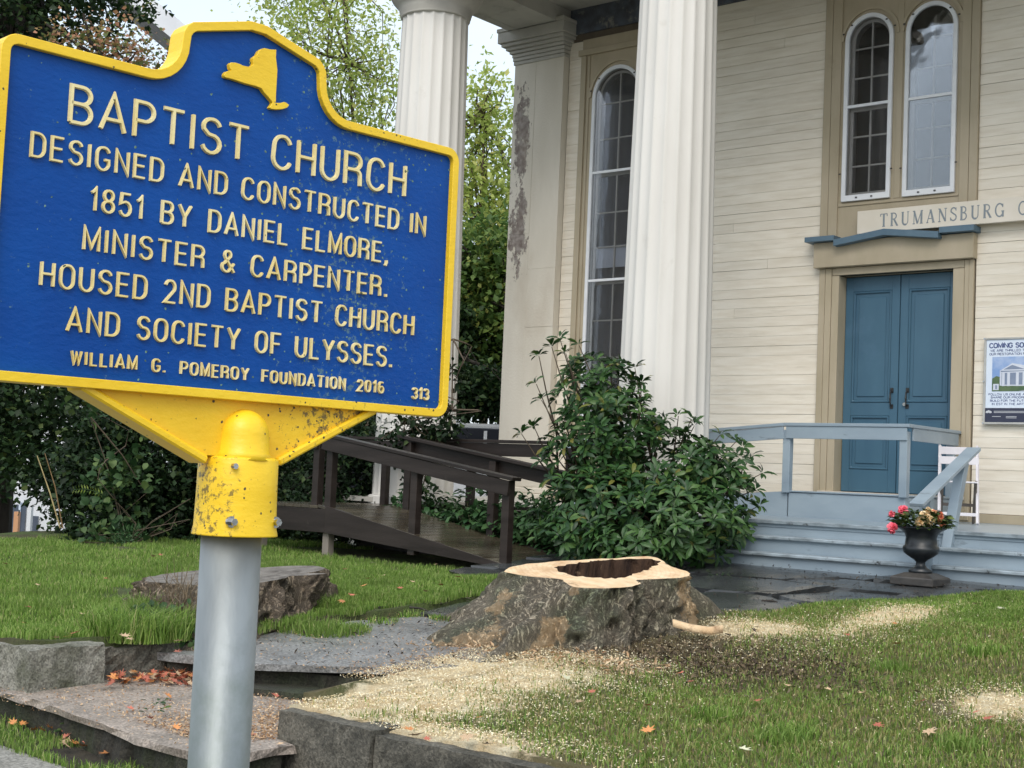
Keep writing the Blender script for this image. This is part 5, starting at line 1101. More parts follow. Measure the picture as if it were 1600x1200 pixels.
depth = P_@np.array(FWD); order = np.argsort(depth); big = set(order[:280].tolist()); rest = np.array([i for i in range(len(P_)) if i not in big])
V, Fq = leaf8(P_[rest], D_[rest], Lg[rest], Lg[rest]*.33, rng, U_[rest], .22)
f = RH.put(np_obj('foliage', V, Fq, M['rhodo'])); f['kind'] = 'stuff'
def unit_leaf(name, m, seed):
    r = np.random.default_rng(seed); V, Fq = leaf8(np.zeros((1, 3)), np.array([[1., 0, 0]]), np.array([1.]), np.array([.33]), r, np.array([[0, 0, 1.]])*20, .15+.1*seed)
    me = bpy.data.meshes.new(name); me.from_pydata([tuple(v) for v in V.tolist()], [], [tuple(t) for t in Fq.tolist()]); me.materials.append(m); return me
lm = [unit_leaf('leaf', M['rhodo'], k) for k in range(4)]
def objleafmat():
    m, nt, p = base_mat('rhododendron_single_leaf'); oi = nd(nt, 'ShaderNodeObjectInfo'); r = nd(nt, 'ShaderNodeValToRGB'); e = r.color_ramp.elements
    e[0].color = (.018,.052,.014, 1); e[1].color = (.08,.14,.032, 1); k = e.new(.93); k.color = (.055,.12,.03, 1); e[-1].position = 1; nt.links.new(oi.outputs['Random'], r.inputs[0]); nt.links.new(r.outputs[0], p.inputs['Base Color']); p.inputs['Roughness'].default_value = .4; p.inputs['Specular IOR Level'].default_value = .35; return m
olm = objleafmat()
for me in lm: me.materials[0] = olm
rootinv = Matrix.Translation(-RH.loc)
for i in order[:280]:
    d = Vector(D_[i]).normalized(); u = Vector(U_[i]); u = (u-d*u.dot(d)).normalized(); s_ = u.cross(d); k = float(Lg[i])
    o = bpy.data.objects.new('leaf', lm[i % 4]); COL.objects.link(o); o.parent = RH.o; o.matrix_parent_inverse = rootinv
    o.matrix_basis = Matrix(((d.x, s_.x, u.x, P_[i][0]), (d.y, s_.y, u.y, P_[i][1]), (d.z, s_.z, u.z, P_[i][2]), (0, 0, 0, 1))) @ Matrix.Diagonal((k, k, k, 1))
mb = MB(); root = Vector((-8.75, 12.75, -.85))
for c in list(Wp[rng.choice(len(Wp)-30, 60, replace=False)])+list(sp3):
    c = Vector(c); b0 = root+Vector((rng.normal()*.25, rng.normal()*.15, 0)); mid = b0.lerp(c, .55)+Vector((0, 0, .12+rng.normal()*.06)); mb.tube([b0, b0.lerp(mid, .6)+Vector((rng.normal()*.06, 0, .05)), mid, mid.lerp(c, .6)+Vector((0, 0, -.03)), c], [.02, .016, .012, .008, .004], 5, cap=False)
st_ = RH.part('stem', mb, M['stem']); st_['kind'] = 'stuff'

# low bright underplanting between ramp and church
def lowplant(name, spots, label, seed, m, ll, lw, per, hgt, kind8=True, group=None):
    rng = np.random.default_rng(seed)
    for i, (c, r, lab) in enumerate(spots):
        T = Thing(name, (c[0], c[1], c[2]), lab or label, 'plant', group); n = int(per*r*r*60)+30
        a = rng.random(n)*2*PI; q = np.sqrt(rng.random(n))*r; P = np.stack([c[0]+q*np.cos(a), c[1]+q*np.sin(a)*.8, c[2]+hgt*(.25+.75*rng.random(n))*(1-(q/r)**2*.6)], -1)
        D = np.stack([np.cos(a), np.sin(a), .25+rng.normal(size=n)*.4], -1)+rng.normal(size=(n, 3))*.4
        V, Fq = leaf8(P, D, ll*(.6+.7*rng.random(n)), lw*(.7+.5*rng.random(n)), rng, np.array([[0, 0, 1.]])*1.5, .35)
        f = T.put(np_obj('foliage', V, Fq, m)); f['kind'] = 'stuff'
        mb = MB()
        for k in range(min(20, n)): mb.tube([(c[0]+rng.normal()*.05, c[1]+rng.normal()*.05, c[2]-.02), tuple(P[k])], [.006, .003], 4, cap=False)
        s_ = T.part('stem', mb, M['stem']); s_['kind'] = 'stuff'
def onwalk(x, y, z, Y=None): return tuple(onY(x, y, Y)) if Y else tuple(onZ(x, y, z))
gsp = 'leafy green plants behind the ramp'
lowplant('leafy_plant', [((-11.9, 12.70, -.8), .46, 'leftmost leafy green plant, in front of the far column base beside the ramp landing'), ((-11.0, 12.62, -.85), .46, 'bright green leafy plant spilling over the ramp deck by the middle posts'), ((-10.45, 12.66, -.8), .48, 'tallest bright green leafy plant under the column beside the ramp'), ((-9.95, 12.58, -.9), .44, 'green leafy plant between the last two ramp posts'), ((-9.5, 12.62, -.9), .44, 'low green leafy plant at the foot of the rhododendron by the ramp end')], None, 21, M['under'], .12, .065, 30, .75, group=gsp)
lowplant('ground_vine', [(tuple(onZ(655, 800, -.5)), .22, 'small trailing vine with sparse leaves beside the middle ramp post')], None, 23, M['vine'], .07, .05, 5, .4)

# hedge row and trees beyond
def gp(x, y, z, D=None): return tuple(onZ(x, y, z)) if D is None else tuple(atD(x, y, D))
hz = -1.1
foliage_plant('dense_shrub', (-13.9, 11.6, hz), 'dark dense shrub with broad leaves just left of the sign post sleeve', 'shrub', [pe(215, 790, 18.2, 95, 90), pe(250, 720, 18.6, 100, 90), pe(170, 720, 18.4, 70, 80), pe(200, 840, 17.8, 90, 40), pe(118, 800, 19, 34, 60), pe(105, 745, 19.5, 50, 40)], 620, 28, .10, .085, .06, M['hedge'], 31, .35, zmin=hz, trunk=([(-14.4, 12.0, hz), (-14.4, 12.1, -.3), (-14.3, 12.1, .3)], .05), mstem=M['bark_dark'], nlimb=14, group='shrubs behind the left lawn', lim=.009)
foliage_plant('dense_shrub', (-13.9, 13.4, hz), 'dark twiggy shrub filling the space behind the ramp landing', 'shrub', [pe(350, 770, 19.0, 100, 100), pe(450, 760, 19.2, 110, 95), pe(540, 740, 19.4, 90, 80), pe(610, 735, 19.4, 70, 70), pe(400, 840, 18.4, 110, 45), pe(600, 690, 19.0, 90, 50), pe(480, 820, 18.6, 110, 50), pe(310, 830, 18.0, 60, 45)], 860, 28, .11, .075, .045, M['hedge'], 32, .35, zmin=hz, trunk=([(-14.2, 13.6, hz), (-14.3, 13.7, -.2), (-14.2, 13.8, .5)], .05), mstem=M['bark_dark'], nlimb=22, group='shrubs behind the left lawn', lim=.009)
foliage_plant('vine_shrub', (-13.2, 11.0, hz), 'paler broad-leaved vine climbing the dark shrubs left of the post', 'vine', [pe(175, 800, 17.2, 45, 60), pe(200, 735, 17.2, 45, 40), pe(145, 850, 16.9, 38, 22), pe(140, 650, 17.0, 18, 22), pe(215, 850, 17.0, 30, 18)], 60, 8, .10, .10, .08, M['vine'], 33, .5, kind8=True, trunk=([tuple(atD(190, 862, 17.1)), tuple(atD(185, 800, 17.2)), tuple(atD(165, 720, 17.2)), tuple(atD(140, 650, 17.1))], .012), mstem=M['stem'], zmin=hz, nlimb=3, lim=.005)
foliage_plant('evergreen_sprig', tuple(atD(205, 868, 16.9)), 'small feathery evergreen tuft at the lawn edge left of the post', 'plant', [pe(200, 845, 16.9, 28, 22)], 60, 16, .05, .06, .012, M['under'], 34, .3, zmin=hz, trunk=([tuple(atD(203, 865, 16.9)), tuple(atD(203, 850, 16.9))], .01), mstem=M['stem'], nlimb=8, lim=.004)
foliage_plant('column_shrub', (-12.2, 12.4, -1.0), 'thin leafy branch reaching up beside the far column at the sign edge', 'shrub', [pe(708, 600, 17.2, 10, 85), pe(690, 665, 17.2, 34, 22), pe(660, 672, 17.3, 60, 18), pe(640, 745, 17.4, 16, 45), pe(640, 690, 17.5, 60, 30), pe(665, 770, 17.0, 15, 35)], 90, 9, .055, .085, .055, M['hedge'], 35, .3, kind8=True, trunk=([tuple(atD(650, 850, 17.3)), tuple(atD(655, 760, 17.3)), tuple(atD(680, 690, 17.3)), tuple(atD(706, 640, 17.2)), tuple(atD(708, 530, 17.2))], .02), mstem=M['stem'], nlimb=24, lim=.006)
cane = Thing('dry_cane', tuple(atD(97, 830, 17.0)), 'two leaning dry yellow canes standing against the dark shrub', 'cane')
cane.part('stalk', MB().tube([atD(94, 825, 17.0), atD(78, 770, 17.0), atD(58, 712, 17.05)], [.010, .008, .005], 6), M['straw'])
cane.part('stalk', MB().tube([atD(98, 825, 17.1), atD(86, 760, 17.1), atD(70, 708, 17.1)], [.009, .007, .004], 6), mat('brown_cane', (.20,.12,.05), (.26,.17,.08), 5, .7, 0))
# fern frond
fr_ = Thing('fern_frond', tuple(atD(160, 785, 16.9)), 'single yellow green fern frond sticking out to the left over dark leaves', 'fern')
fp = [atD(160-k*4.4, 772-8*math.sin(k/10*2.2), 16.9) for k in range(11)]; fr_.part('stalk', MB().tube(fp, .004, 5), M['vine'])
PP = np.array([tuple(p) for p in fp for _ in (0, 1)]); DD = np.array([[-.3, -.2, (-1 if i % 2 else 1)*.9] for i in range(len(PP))]); Vq, Fq = leaf4(PP, DD, np.full(len(PP), .06), np.full(len(PP), .018), rng)
f = fr_.put(np_obj('frond_leaflets', Vq, Fq, leafmat('fern_leaf', [(0,(.13,.2,.03)), (1,(.22,.28,.05))]))); f['kind'] = 'stuff'

TR = 'trees beyond the lawn'
foliage_plant('maple_tree', tuple(atD(40, 870, 25)[:2])+(-1.1,), 'large dark green maple at the far left reaching above the sign', 'tree', [pe(-60, 640, 24, 190, 110), pe(70, 660, 23, 130, 70), pe(60, 725, 22, 110, 45), pe(30, 700, 23, 120, 60), pe(40, 560, 24, 260, 110), pe(-20, 300, 26, 260, 240), pe(20, -10, 24, 190, 110), pe(120, -25, 24, 110, 55), pe(215, 25, 23.5, 34, 26), pe(-60, -150, 25, 260, 160), pe(60, -160, 25, 200, 90)], 1900, 26, .24, .105, .095, M['maple'], 41, .35, trunk=([tuple(atD(-10, 880, 25)), tuple(atD(0, 760, 25)), tuple(atD(10, 500, 25)), tuple(atD(20, 200, 25)), tuple(atD(40, -60, 25))], .28), nlimb=60, group=TR, lim=.05)
foliage_plant('autumn_tree', tuple(atD(190, 860, 27)[:2])+(-1.1,), 'slender tree with orange and pink autumn leaves just above the sign shoulder', 'tree', [pe(110, 62, 22, 50, 20), pe(190, 58, 22, 50, 24), pe(245, 85, 22, 32, 22), pe(170, 95, 22.4, 80, 30), pe(210, 160, 23, 80, 50)], 230, 11, .13, .07, .06, M['autumn'], 42, .35, trunk=([tuple(atD(215, 862, 22.4)), tuple(atD(205, 600, 22.4)), tuple(atD(200, 300, 22.3)), tuple(atD(190, 120, 22.2))], .09), nlimb=26, group=TR, lim=.02)
foliage_plant('airy_tree', tuple(atD(560, 830, 34)[:2])+(-1.1,), 'airy yellow green tree rising between the sign crown and the far column', 'tree', [pe(480, 60, 33, 85, 110), pe(560, 40, 34, 70, 130), pe(590, 150, 34, 60, 90), pe(520, 170, 34, 60, 80), pe(450, -40, 34, 80, 80), pe(560, 280, 34, 90, 110)], 430, 19, .30, .13, .075, M['airy'], 43, .15, trunk=([tuple(atD(575, 850, 34)), tuple(atD(572, 600, 34)), tuple(atD(560, 300, 34)), tuple(atD(545, 100, 34)), tuple(atD(540, -60, 34))], .06), nlimb=60, group=TR, lim=.014, mstem=M['stem'])
foliage_plant('light_tree', tuple(atD(765, 840, 33)[:2])+(-1.1,), 'yellow green tree top seen between the far column and the corner pilaster', 'tree', [pe(755, 160, 33, 38, 62), pe(765, 240, 33, 60, 80), pe(740, 330, 33, 60, 90), pe(790, 330, 33, 50, 90), pe(680, 260, 34, 60, 90)], 330, 17, .25, .16, .09, M['airy'], 44, .25, trunk=([tuple(atD(760, 850, 33)), tuple(atD(756, 600, 33)), tuple(atD(752, 350, 33)), tuple(atD(757, 180, 33))], .09), nlimb=50, group=TR, lim=.016, mstem=M['stem'])
foliage_plant('dense_tree', tuple(atD(770, 850, 29)[:2])+(-1.1,), 'dark green tree standing low between the far column and pilaster', 'tree', [pe(770, 400, 29, 60, 60), pe(740, 470, 29, 50, 60), pe(790, 500, 29, 60, 80), pe(730, 585, 29, 60, 45), pe(790, 600, 29, 40, 35), pe(690, 480, 29, 60, 90), pe(850, 480, 29, 60, 90)], 760, 22, .2, .14, .10, M['midtree'], 45, .3, trunk=([tuple(atD(790, 850, 29)), tuple(atD(786, 650, 29)), tuple(atD(770, 450, 29))], .16), nlimb=50, group=TR, lim=.035)
foliage_plant('dark_tree', tuple(atD(740, 850, 27)[:2])+(-1.1,), 'shadowy dark tree with a low sweeping branch above the parked truck', 'tree', [pe(735, 612, 27, 50, 32), pe(775, 618, 27, 40, 26), pe(715, 520, 28, 20, 50)], 240, 22, .16, .12, .09, M['maple'], 46, .3, trunk=([tuple(atD(668, 850, 27)), tuple(atD(670, 700, 27)), tuple(atD(690, 540, 27)), tuple(atD(735, 565, 27)), tuple(atD(790, 585, 27))], .08), nlimb=6, group=TR, lim=.012)
for i, (x, D, h, lab) in enumerate([(-120, 60, 150, 'far hedge tree left of the white house'), (330, 48, 260, 'far dark tree hidden behind the sign plate'), (480, 52, 230, 'far dark tree behind the ramp landing shrubs'), (640, 50, 250, 'far dark tree behind the far column')]):
    foliage_plant('far_tree', tuple(atD(x, 800, D)[:2])+(-1.1,), lab, 'tree', [pe(x, 720-h*.5, D, 110, h*.5), pe(x+40, 760, D, 90, 60)], 260, 22, .45, .34, .28, M['maple'], 60+i, .3, trunk=([tuple(atD(x, 810, D)), tuple(atD(x, 600, D))], .3), nlimb=20, group='far trees', lim=.05)

# ------------------------------------------------------------------ grass, chips, litter
def blades(name, X, Y, Z, hgt, wid, m, seed, lean=.55, kind='stuff'):
    rng = np.random.default_rng(seed); n = len(X); a = rng.random(n)*2*PI; l = rng.random(n)*lean; h = hgt*(.55+.9*rng.random(n)); w = wid*(.7+.6*rng.random(n))
    b = rng.random(n)*2*PI; sx, sy = np.cos(b)*w/2, np.sin(b)*w/2; dx, dy = np.cos(a)*l*h, np.sin(a)*l*h
    P0_ = np.stack([X-sx, Y-sy, Z-.01], -1); P1 = np.stack([X+sx, Y+sy, Z-.01], -1)
    P2 = np.stack([X+sx*.75+dx*.4, Y+sy*.75+dy*.4, Z+h*.6], -1); P3 = np.stack([X-sx*.75+dx*.4, Y-sy*.75+dy*.4, Z+h*.6], -1); T_ = np.stack([X+dx*1.2, Y+dy*1.2, Z+h*(1-.35*l)], -1)
    V = np.stack([P0_, P1, P2, P3, T_], 1).reshape(-1, 3); k = np.arange(n)[:, None]*5
    o = np_obj(name, V, np.concatenate([k+[0,1,2], k+[0,2,3], k+[3,2,4]]), m)
    if kind: o['kind'] = kind
    return o
rg = np.random.default_rng(5)
def in_stump(X, Y, cx, cy, r): return (X-cx)**2+(Y-cy)**2 < r*r
# left lawn: lush
n = 210000; X = -16.2+8.3*rg.random(n)**.8; Y = 4.97+8.0*rg.random(n)
X2 = rg.uniform(-9.6, -7.75, 30000); Y2 = rg.uniform(5.0, 10.3, 30000); X = np.concatenate([X, X2]); Y = np.concatenate([Y, Y2])
edge = -7.86-.12*vnoise(X*0, Y, 3, 7)+.18*(vnoise(X*0+3, Y, .9, 8)-.5)
ok = (X < edge) & ~in_stump(X, Y, c2x, c2y, .62) & ~((X > -12.0) & (Y > 11.08)) & ~((X > -13.0) & (Y > 11.4)) & ((Y < 10.55) | (X < -9.5)) & (vnoise(X, Y, 1.1, 3)*.5+vnoise(X, Y, 4, 4)*.5 > .24)
X, Y = X[ok], Y[ok]; hh = .036+.045*vnoise(X, Y, 1.3, 6)*vnoise(X, Y, 5, 2); blades('lawn_grass', X, Y, h_left(X, Y), hh, .0065, M['grass'], 1)
# taller tufts round the old stump, along the curb, at the ramp foot
def tuft(cx, cy, r, n, h, z=None, seed=0, m='grass', name='grass_tuft'):
    rr = np.random.default_rng(seed); a = rr.random(n)*2*PI; q = np.sqrt(rr.random(n))*r; X = cx+q*np.cos(a); Y = cy+q*np.sin(a); Z = h_left(X, Y) if z is None else np.full(n, z)
    return blades(name, X, Y, Z, h, .007, M[m], seed+50, .9)
q = [(onZ(215, 990, -1.15), .36, 2600, .19), (onZ(255, 968, -1.15), .28, 1300, .19), (onZ(500, 958, -1.12), .22, 900, .15), (onZ(520, 985, -1.15), .28, 900, .09), (onZ(470, 985, -1.17), .18, 400, .09), (onZ(290, 985, -1.15), .2, 300, .14)]
for i, (p, r, n, h) in enumerate(q): tuft(p.x, p.y, r, n, h, seed=100+i, z=p.z-.02)
for i, (x, y, r, n, h) in enumerate([(640, 985, .10, 90, .05), (600, 990, .12, 140, .05), (690, 990, .10, 100, .04), (755, 950, .12, 120, .05), (480, 1090, .10, 50, .05), (610, 1048, .12, 150, .05), (1120, 905, .05, 14, .10)]):
    p = onZ(x, y, -1.2 if y > 940 else -.93); tuft(p.x, p.y, r, n, h, z=float(h_walk(p.x, p.y))-.005 if y < 1040 else -1.41, seed=130+i)
# curb strip at the bottom left
n = 5500; X = rg.uniform(-9.6, -5.8, n); Y = rg.uniform(4.36, 4.82, n); ok = (vnoise(X, Y, 3, 2) > .42) & (Y < 4.86-.16*sm(-7.6, -5.6, X)-.04) ; X, Y = X[ok], Y[ok]; blades('verge_grass', X, Y, X*0-1.605, .045, .006, M['grass'], 3, .8)
# right lawn: short, trodden, thinned where sawdust and bare soil show
n = 230000; X = np.concatenate([-5.75+7.0*rg.random(n)**1.1, rg.uniform(-5.4, -3.9, 45000)]); Y = np.concatenate([5.2+6.9*rg.random(n), rg.uniform(9.3, 12.1, 45000)])
def gsum(X, Y, L__): 
    t = X*0
    for P, rx, ry in L__: t = np.maximum(t, np.exp(-(((X-P.x)/rx)**2+((Y-P.y)/ry)**2)))
    return t
saw = gsum(X, Y, SAWB); dk = gsum(X, Y, [(DARKP, .95, .62)]); nn_ = vnoise(X, Y, 5, 3)*.6+vnoise(X, Y, 15, 4)*.4
pr = np.clip(1.2-1.35*saw, 0.04, 1)*np.clip(1.1-1.1*dk, .15, 1)*np.where(nn_ > .22, 1, .25)
far_edge = 12.03-.25*vnoise(X, Y*0, 1.2, 5)
lefte = lawn_edge(Y)+.03
ok = (rg.random(len(X)) < pr) & (Y < far_edge) & (X > np.where(Y > 9.0, lefte, -5.7)) & ~in_stump(X, Y, cxx, cyy, .95); X, Y = X[ok], Y[ok]
lush = sm(9.6, 11.2, Y); sel = rg.random(len(X)) < np.clip(.30+.75*lush+.35*(vnoise(X, Y, 1.7, 9)-.45), 0, 1)
blades('trodden_grass', X[~sel], Y[~sel], h_right(X[~sel], Y[~sel]), .031, .0065, M['grass_dry'], 4, 1.1)
blades('green_grass', X[sel], Y[sel], h_right(X[sel], Y[sel]), .040, .0065, M['grass'], 5, .9)
for i, (x, y) in enumerate([(1215, 1160), (1240, 1150), (1540, 1075), (1390, 1075), (1120, 1125), (1500, 1170)]):
    p = onZ(x, y, -1.2); tuft(p.x, p.y, .13, 220, .07, z=float(h_right(p.x, p.y)), seed=160+i)
# sawdust chips and shavings
def chips(name, X, Y, Z, s0, s1, m, seed, el=2.2):
    rr = np.random.default_rng(seed); n = len(X); D = rr.normal(size=(n, 3)); D[:, 2] *= .35; Lg = rr.uniform(s0, s1, n); V, Fq = leaf4(np.stack([X, Y, Z+.004+.006*rr.random(n)], -1), D, Lg*el, Lg, rr, np.array([[0, 0, 1.]])*1.2)
    o = np_obj(name, V, Fq, m); o['kind'] = 'stuff'; return o
n = 420000; X = rg.uniform(-6.3, 0.5, n); Y = rg.uniform(5.15, 12, n); saw = gsum(X, Y, SAWB)*(.45+.9*vnoise(X, Y, 7, 2)); ok = (rg.random(n) < saw*1.1+.012) & ((X > -5.75) | (Y > 6.0)) & ((X > -5.75) | (Y < 9.2)) & (X > -6.25) & (X > np.where(Y > 9.0, lawn_edge(Y)-.05, -9))
X, Y = X[ok], Y[ok]; chips('sawdust_chips', X, Y, np.where(X > -5.75, h_right(X, Y), np.maximum(h_right(X, Y)-.02-.12*sm(-6.1, -6.55, X), h_walk(X, Y)))+.012, .0025, .0085, M['chip'], 6)
n = 16000; X = rg.uniform(-7.6, -5.72, n); Y = rg.uniform(4.6, 6.0, n); ok = rg.random(n) < np.exp(-((X+5.9)/.55)**2)+.05; X, Y = X[ok], Y[ok]; ok = Y > 4.86-.16*sm(-7.6, -5.6, X); X, Y = X[ok], Y[ok]; chips('rusty_chips', X, Y, X*0-1.412, .005, .013, M['rust_chip'], 7)
n = 9000; X = rg.uniform(-7.8, -6.0, n); Y = rg.uniform(6.1, 8.1, n); ok = rg.random(n) < .12+.8*np.exp(-((X+6.2)/.3)**2); X, Y = X[ok], Y[ok]; chips('path_chips', X, Y, h_walk(X, Y)+.008, .004, .011, M['rust_chip'], 8)
n = 2600; X = rg.uniform(-7.9, -4.6, n); Y = rg.uniform(6.1, 12.6, n); ok = ~in_stump(X, Y, cxx, cyy, 1.0) & ((X < -6.0) | (Y > 9.4)); X, Y = X[ok], Y[ok]; chips('bark_litter', X, Y, h_walk(X, Y)+.010, .005, .016, leafmat('dark_bark_litter', [(0,(.015,.012,.01)), (1,(.06,.045,.03))], .8, 0), 9, 3.0)
n = 1500; X = rg.uniform(-9.4, -5.6, n); Y = rg.uniform(4.5, 6.0, n); chips('soil_crumbs', X, Y, X*0-1.405, .004, .012, M['rust_chip'], 12)
n = 1300; X = rg.uniform(-6.8, -4.9, n); Y = rg.uniform(7.0, 8.2, n); ok = rg.random(n) < np.exp(-((Y-7.35)/.25)**2); X, Y = X[ok], Y[ok]; chips('bark_shavings', X, Y, h_right(X, Y)+.02, .008, .022, M['rust_chip'], 10, 3)

n = 2400; X = rg.normal(DARKP.x, .6, n); Y = rg.normal(DARKP.y, .38, n); chips('dark_mulch_bits', X, Y, h_right(X, Y)+.01, .006, .02, leafmat('dark_mulch', [(0,(.035,.026,.018)), (.6,(.10,.07,.045)), (1,(.26,.19,.12))], .9, 0), 14, 3.2)
X = rg.normal(DARKP.x, .6, 5000); Y = rg.normal(DARKP.y, .42, 5000); blades('dead_grass', X, Y, h_right(X, Y), .035, .005, leafmat('dead_grass_blade', [(0,(.08,.055,.03)), (.6,(.17,.13,.07)), (1,(.32,.27,.13))], .8, .1), 15, 1.6)

# loose sticks on the path
for i, (x1, y1, x2, y2) in enumerate([(1125, 945, 1165, 935), (1135, 955, 1195, 962), (590, 962, 622, 958), (640, 964, 668, 970), (1190, 938, 1215, 940)]):
    a = onZ(x1, y1, -.9 if x1 > 900 else -1.13); b = onZ(x2, y2, -.9 if x1 > 900 else -1.13); za = float(h_walk(a.x, a.y))+.02; a.z = b.z = za
    k = MB().tube([a, a.lerp(b, .5)+Vector((.01, .01, .006)), b], [.010, .008, .005], 6).build('fallen_stick', M['bark_dark']); tag(k, ['thin dark stick on the flagstones right of the fresh stump', 'longer dark stick lying nearest the lawn edge right of the stump', 'short dark stick across the path beside the old stump', 'curved bit of bark on the path between the two stumps', 'small dark twig in the middle of the wet flagstones'][i], 'stick')

# fallen maple leaves, each one an object
def maple_mesh(name, m, seed):
    r = random.Random(seed); pts = []
    lob = [(0, 1.0), (20, .42), (38, .86), (58, .40), (82, .72), (112, .36), (140, .46), (165, .30), (180, .16)]
    for a, q in lob: pts.append((a, q*(1+r.uniform(-.08, .08))))
    full = [(a, q) for a, q in pts]+[(-a, q*(1+r.uniform(-.06, .06))) for a, q in reversed(pts[1:-1])]
    curl = r.uniform(.15, .55); tw = r.uniform(-.3, .3); V = [(0, 0, 0)]
    for a, q in full:
        x, y = q*math.cos(math.radians(a)), q*math.sin(math.radians(a)); V.append((x, y, curl*(y*y*.7+x*x*.25)+tw*x*y))
    n = len(full); Fc = [(0, i+1, (i+1) % n+1) for i in range(n)]
    Vt = len(V); V += [(-.1, .01, .0), (-.75, .03, .10), (-.75, -.0, .10)]; Fc.append((Vt, Vt+1, Vt+2))
    me = bpy.data.meshes.new(name); me.from_pydata(V, [], Fc); me.materials.append(m); return me
lmesh = {k: [maple_mesh('maple_leaf', M['leaf_'+k], i*7+len(k)) for i in range(4)] for k in ('red', 'orange', 'tan', 'pale')}
lr = random.Random(12)
def fleaf_at(x, y, z, size, kind, label, group=None, tilt=.35):
    o = bpy.data.objects.new('fallen_leaf', lr.choice(lmesh[kind])); COL.objects.link(o); o.location = (x, y, z+.012); s_ = size*.5
    o.rotation_euler = (lr.uniform(-tilt, tilt), lr.uniform(-tilt, tilt), lr.uniform(0, 6.28)); o.scale = (s_*lr.uniform(.85, 1.1), s_, s_); tag(o, label, 'leaf', group); return o
kinds = ['red', 'red', 'orange', 'tan']
for i in range(130):          # the drift against the curb on the landing
    u = lr.random(); x = 172+u*150+lr.gauss(0, 6); y = 1066-3*math.sin(u*PI)+abs(lr.gauss(0, 7))-3; p = onZ(x, y, -1.41); fleaf_at(p.x, p.y, -1.41+lr.random()*.05, lr.uniform(.075, .12), lr.choice(kinds), 'leaf in the reddish drift heaped against the dark curb on the landing', 'leaves drifted on the landing', .6)
for i in range(95):          # the strip below the landing
    x = lr.uniform(-5, 175)+(60 if i % 3 == 0 else 0); y = 1112+x*.33+lr.gauss(0, 10); p = onZ(x, y, -1.60); 
    if p.y < 4.80: fleaf_at(p.x, p.y, -1.60+lr.random()*.03, lr.uniform(.08, .12), lr.choice(['orange', 'orange', 'red', 'tan']), 'orange fallen leaf in the grassy strip below the landing edge', 'leaves in the strip below the landing', .6)
for i, (x, y) in enumerate([(250, 1175), (235, 1125), (275, 1140), (205, 1110), (265, 1098), (405, 1080), (425, 1078), (415, 1085), (432, 1090), (440, 1165), (395, 1150)]):
    p = onZ(x, y, -1.41); fleaf_at(p.x, p.y, -1.41 if p.y > 4.75 else -1.6, .08, lr.choice(kinds), 'single reddish leaf lying loose on the pinkish landing slab', 'loose leaves on the landing', .4)
for i, (x, y, k) in enumerate([(575, 905, 'orange'), (570, 915, 'orange'), (555, 888, 'pale'), (250, 868, 'red'), (110, 882, 'orange'), (30, 898, 'orange'), (8, 882, 'red'), (165, 905, 'red'), (240, 870, 'tan'), (90, 998, 'tan'), (105, 996, 'orange'), (118, 990, 'red'), (195, 995, 'tan'), (280, 1003, 'tan'), (275, 1020, 'red'), (540, 890, 'red'), (600, 900, 'tan'), (718, 903, 'red'), (645, 910, 'tan'), (690, 915, 'red'), (585, 880, 'pale'), (680, 883, 'tan'), (535, 940, 'orange'), (548, 930, 'red'), (730, 936, 'pale'), (38, 975, 'orange'), (200, 1000, 'tan'), (130, 960, 'tan'), (490, 880, 'pale'), (45, 950, 'red'), (60, 915, 'tan'), (665, 925, 'tan'), (625, 920, 'red')]):
    z = -1.12; p = onZ(x, y, z); z = float(h_left(p.x, p.y)); p = onZ(x, y, z+.05); fleaf_at(p.x, p.y, z+.045, lr.uniform(.07, .11), k, 'fallen leaf resting in the green grass of the left lawn', 'leaves on the left lawn')
for i, (x, y) in enumerate([(455, 957), (452, 962), (462, 965)]):
    p = onZ(x, y, -1.15); fleaf_at(p.x, p.y, -1.15, .10, 'red', 'pinkish leaf at the foot of the old stump beside the path', 'leaves at the old stump foot', .8)
for i, (x, y, k) in enumerate([(925, 1078, 'red'), (928, 1090, 'tan'), (1185, 1100, 'red'), (1325, 975, 'red'), (1400, 976, 'orange'), (1490, 1045, 'tan'), (1520, 1055, 'red'), (1545, 1062, 'red'), (1130, 1125, 'tan'), (1012, 1145, 'orange'), (655, 1130, 'orange'), (650, 1150, 'tan'), (640, 1140, 'orange'), (745, 1125, 'orange'), (700, 1135, 'tan'), (665, 1158, 'red'), (730, 1152, 'tan'), (905, 1100, 'tan'), (1230, 1020, 'tan'), (1350, 1025, 'tan'), (1297, 1030, 'tan'), (1565, 950, 'pale'), (1440, 1035, 'red'), (1160, 1175, 'pale'), (1370, 1135, 'red'), (1010, 1105, 'red'), (1080, 1060, 'red'), (1110, 1065, 'tan'), (1450, 1145, 'tan'), (1065, 1110, 'tan'), (885, 1062, 'pale'), (1400, 955, 'orange'), (1525, 945, 'tan'), (1065, 1045, 'red'), (760, 1165, 'tan')]):
    p = onZ(x, y, -1.18); z = float(h_right(p.x, p.y)); p = onZ(x, y, z+.03); z = float(h_right(p.x, p.y)); fleaf_at(p.x, p.y, z+.030, lr.uniform(.07, .12), k, 'fallen leaf lying on the sawdust strewn right lawn', 'leaves on the right lawn')
p = onZ(1340, 808, -.30); fleaf_at(p.x, 13.6, -.30, .09, 'red', 'small dark crumpled leaf on the porch floor against the blue landing box', None, .8)
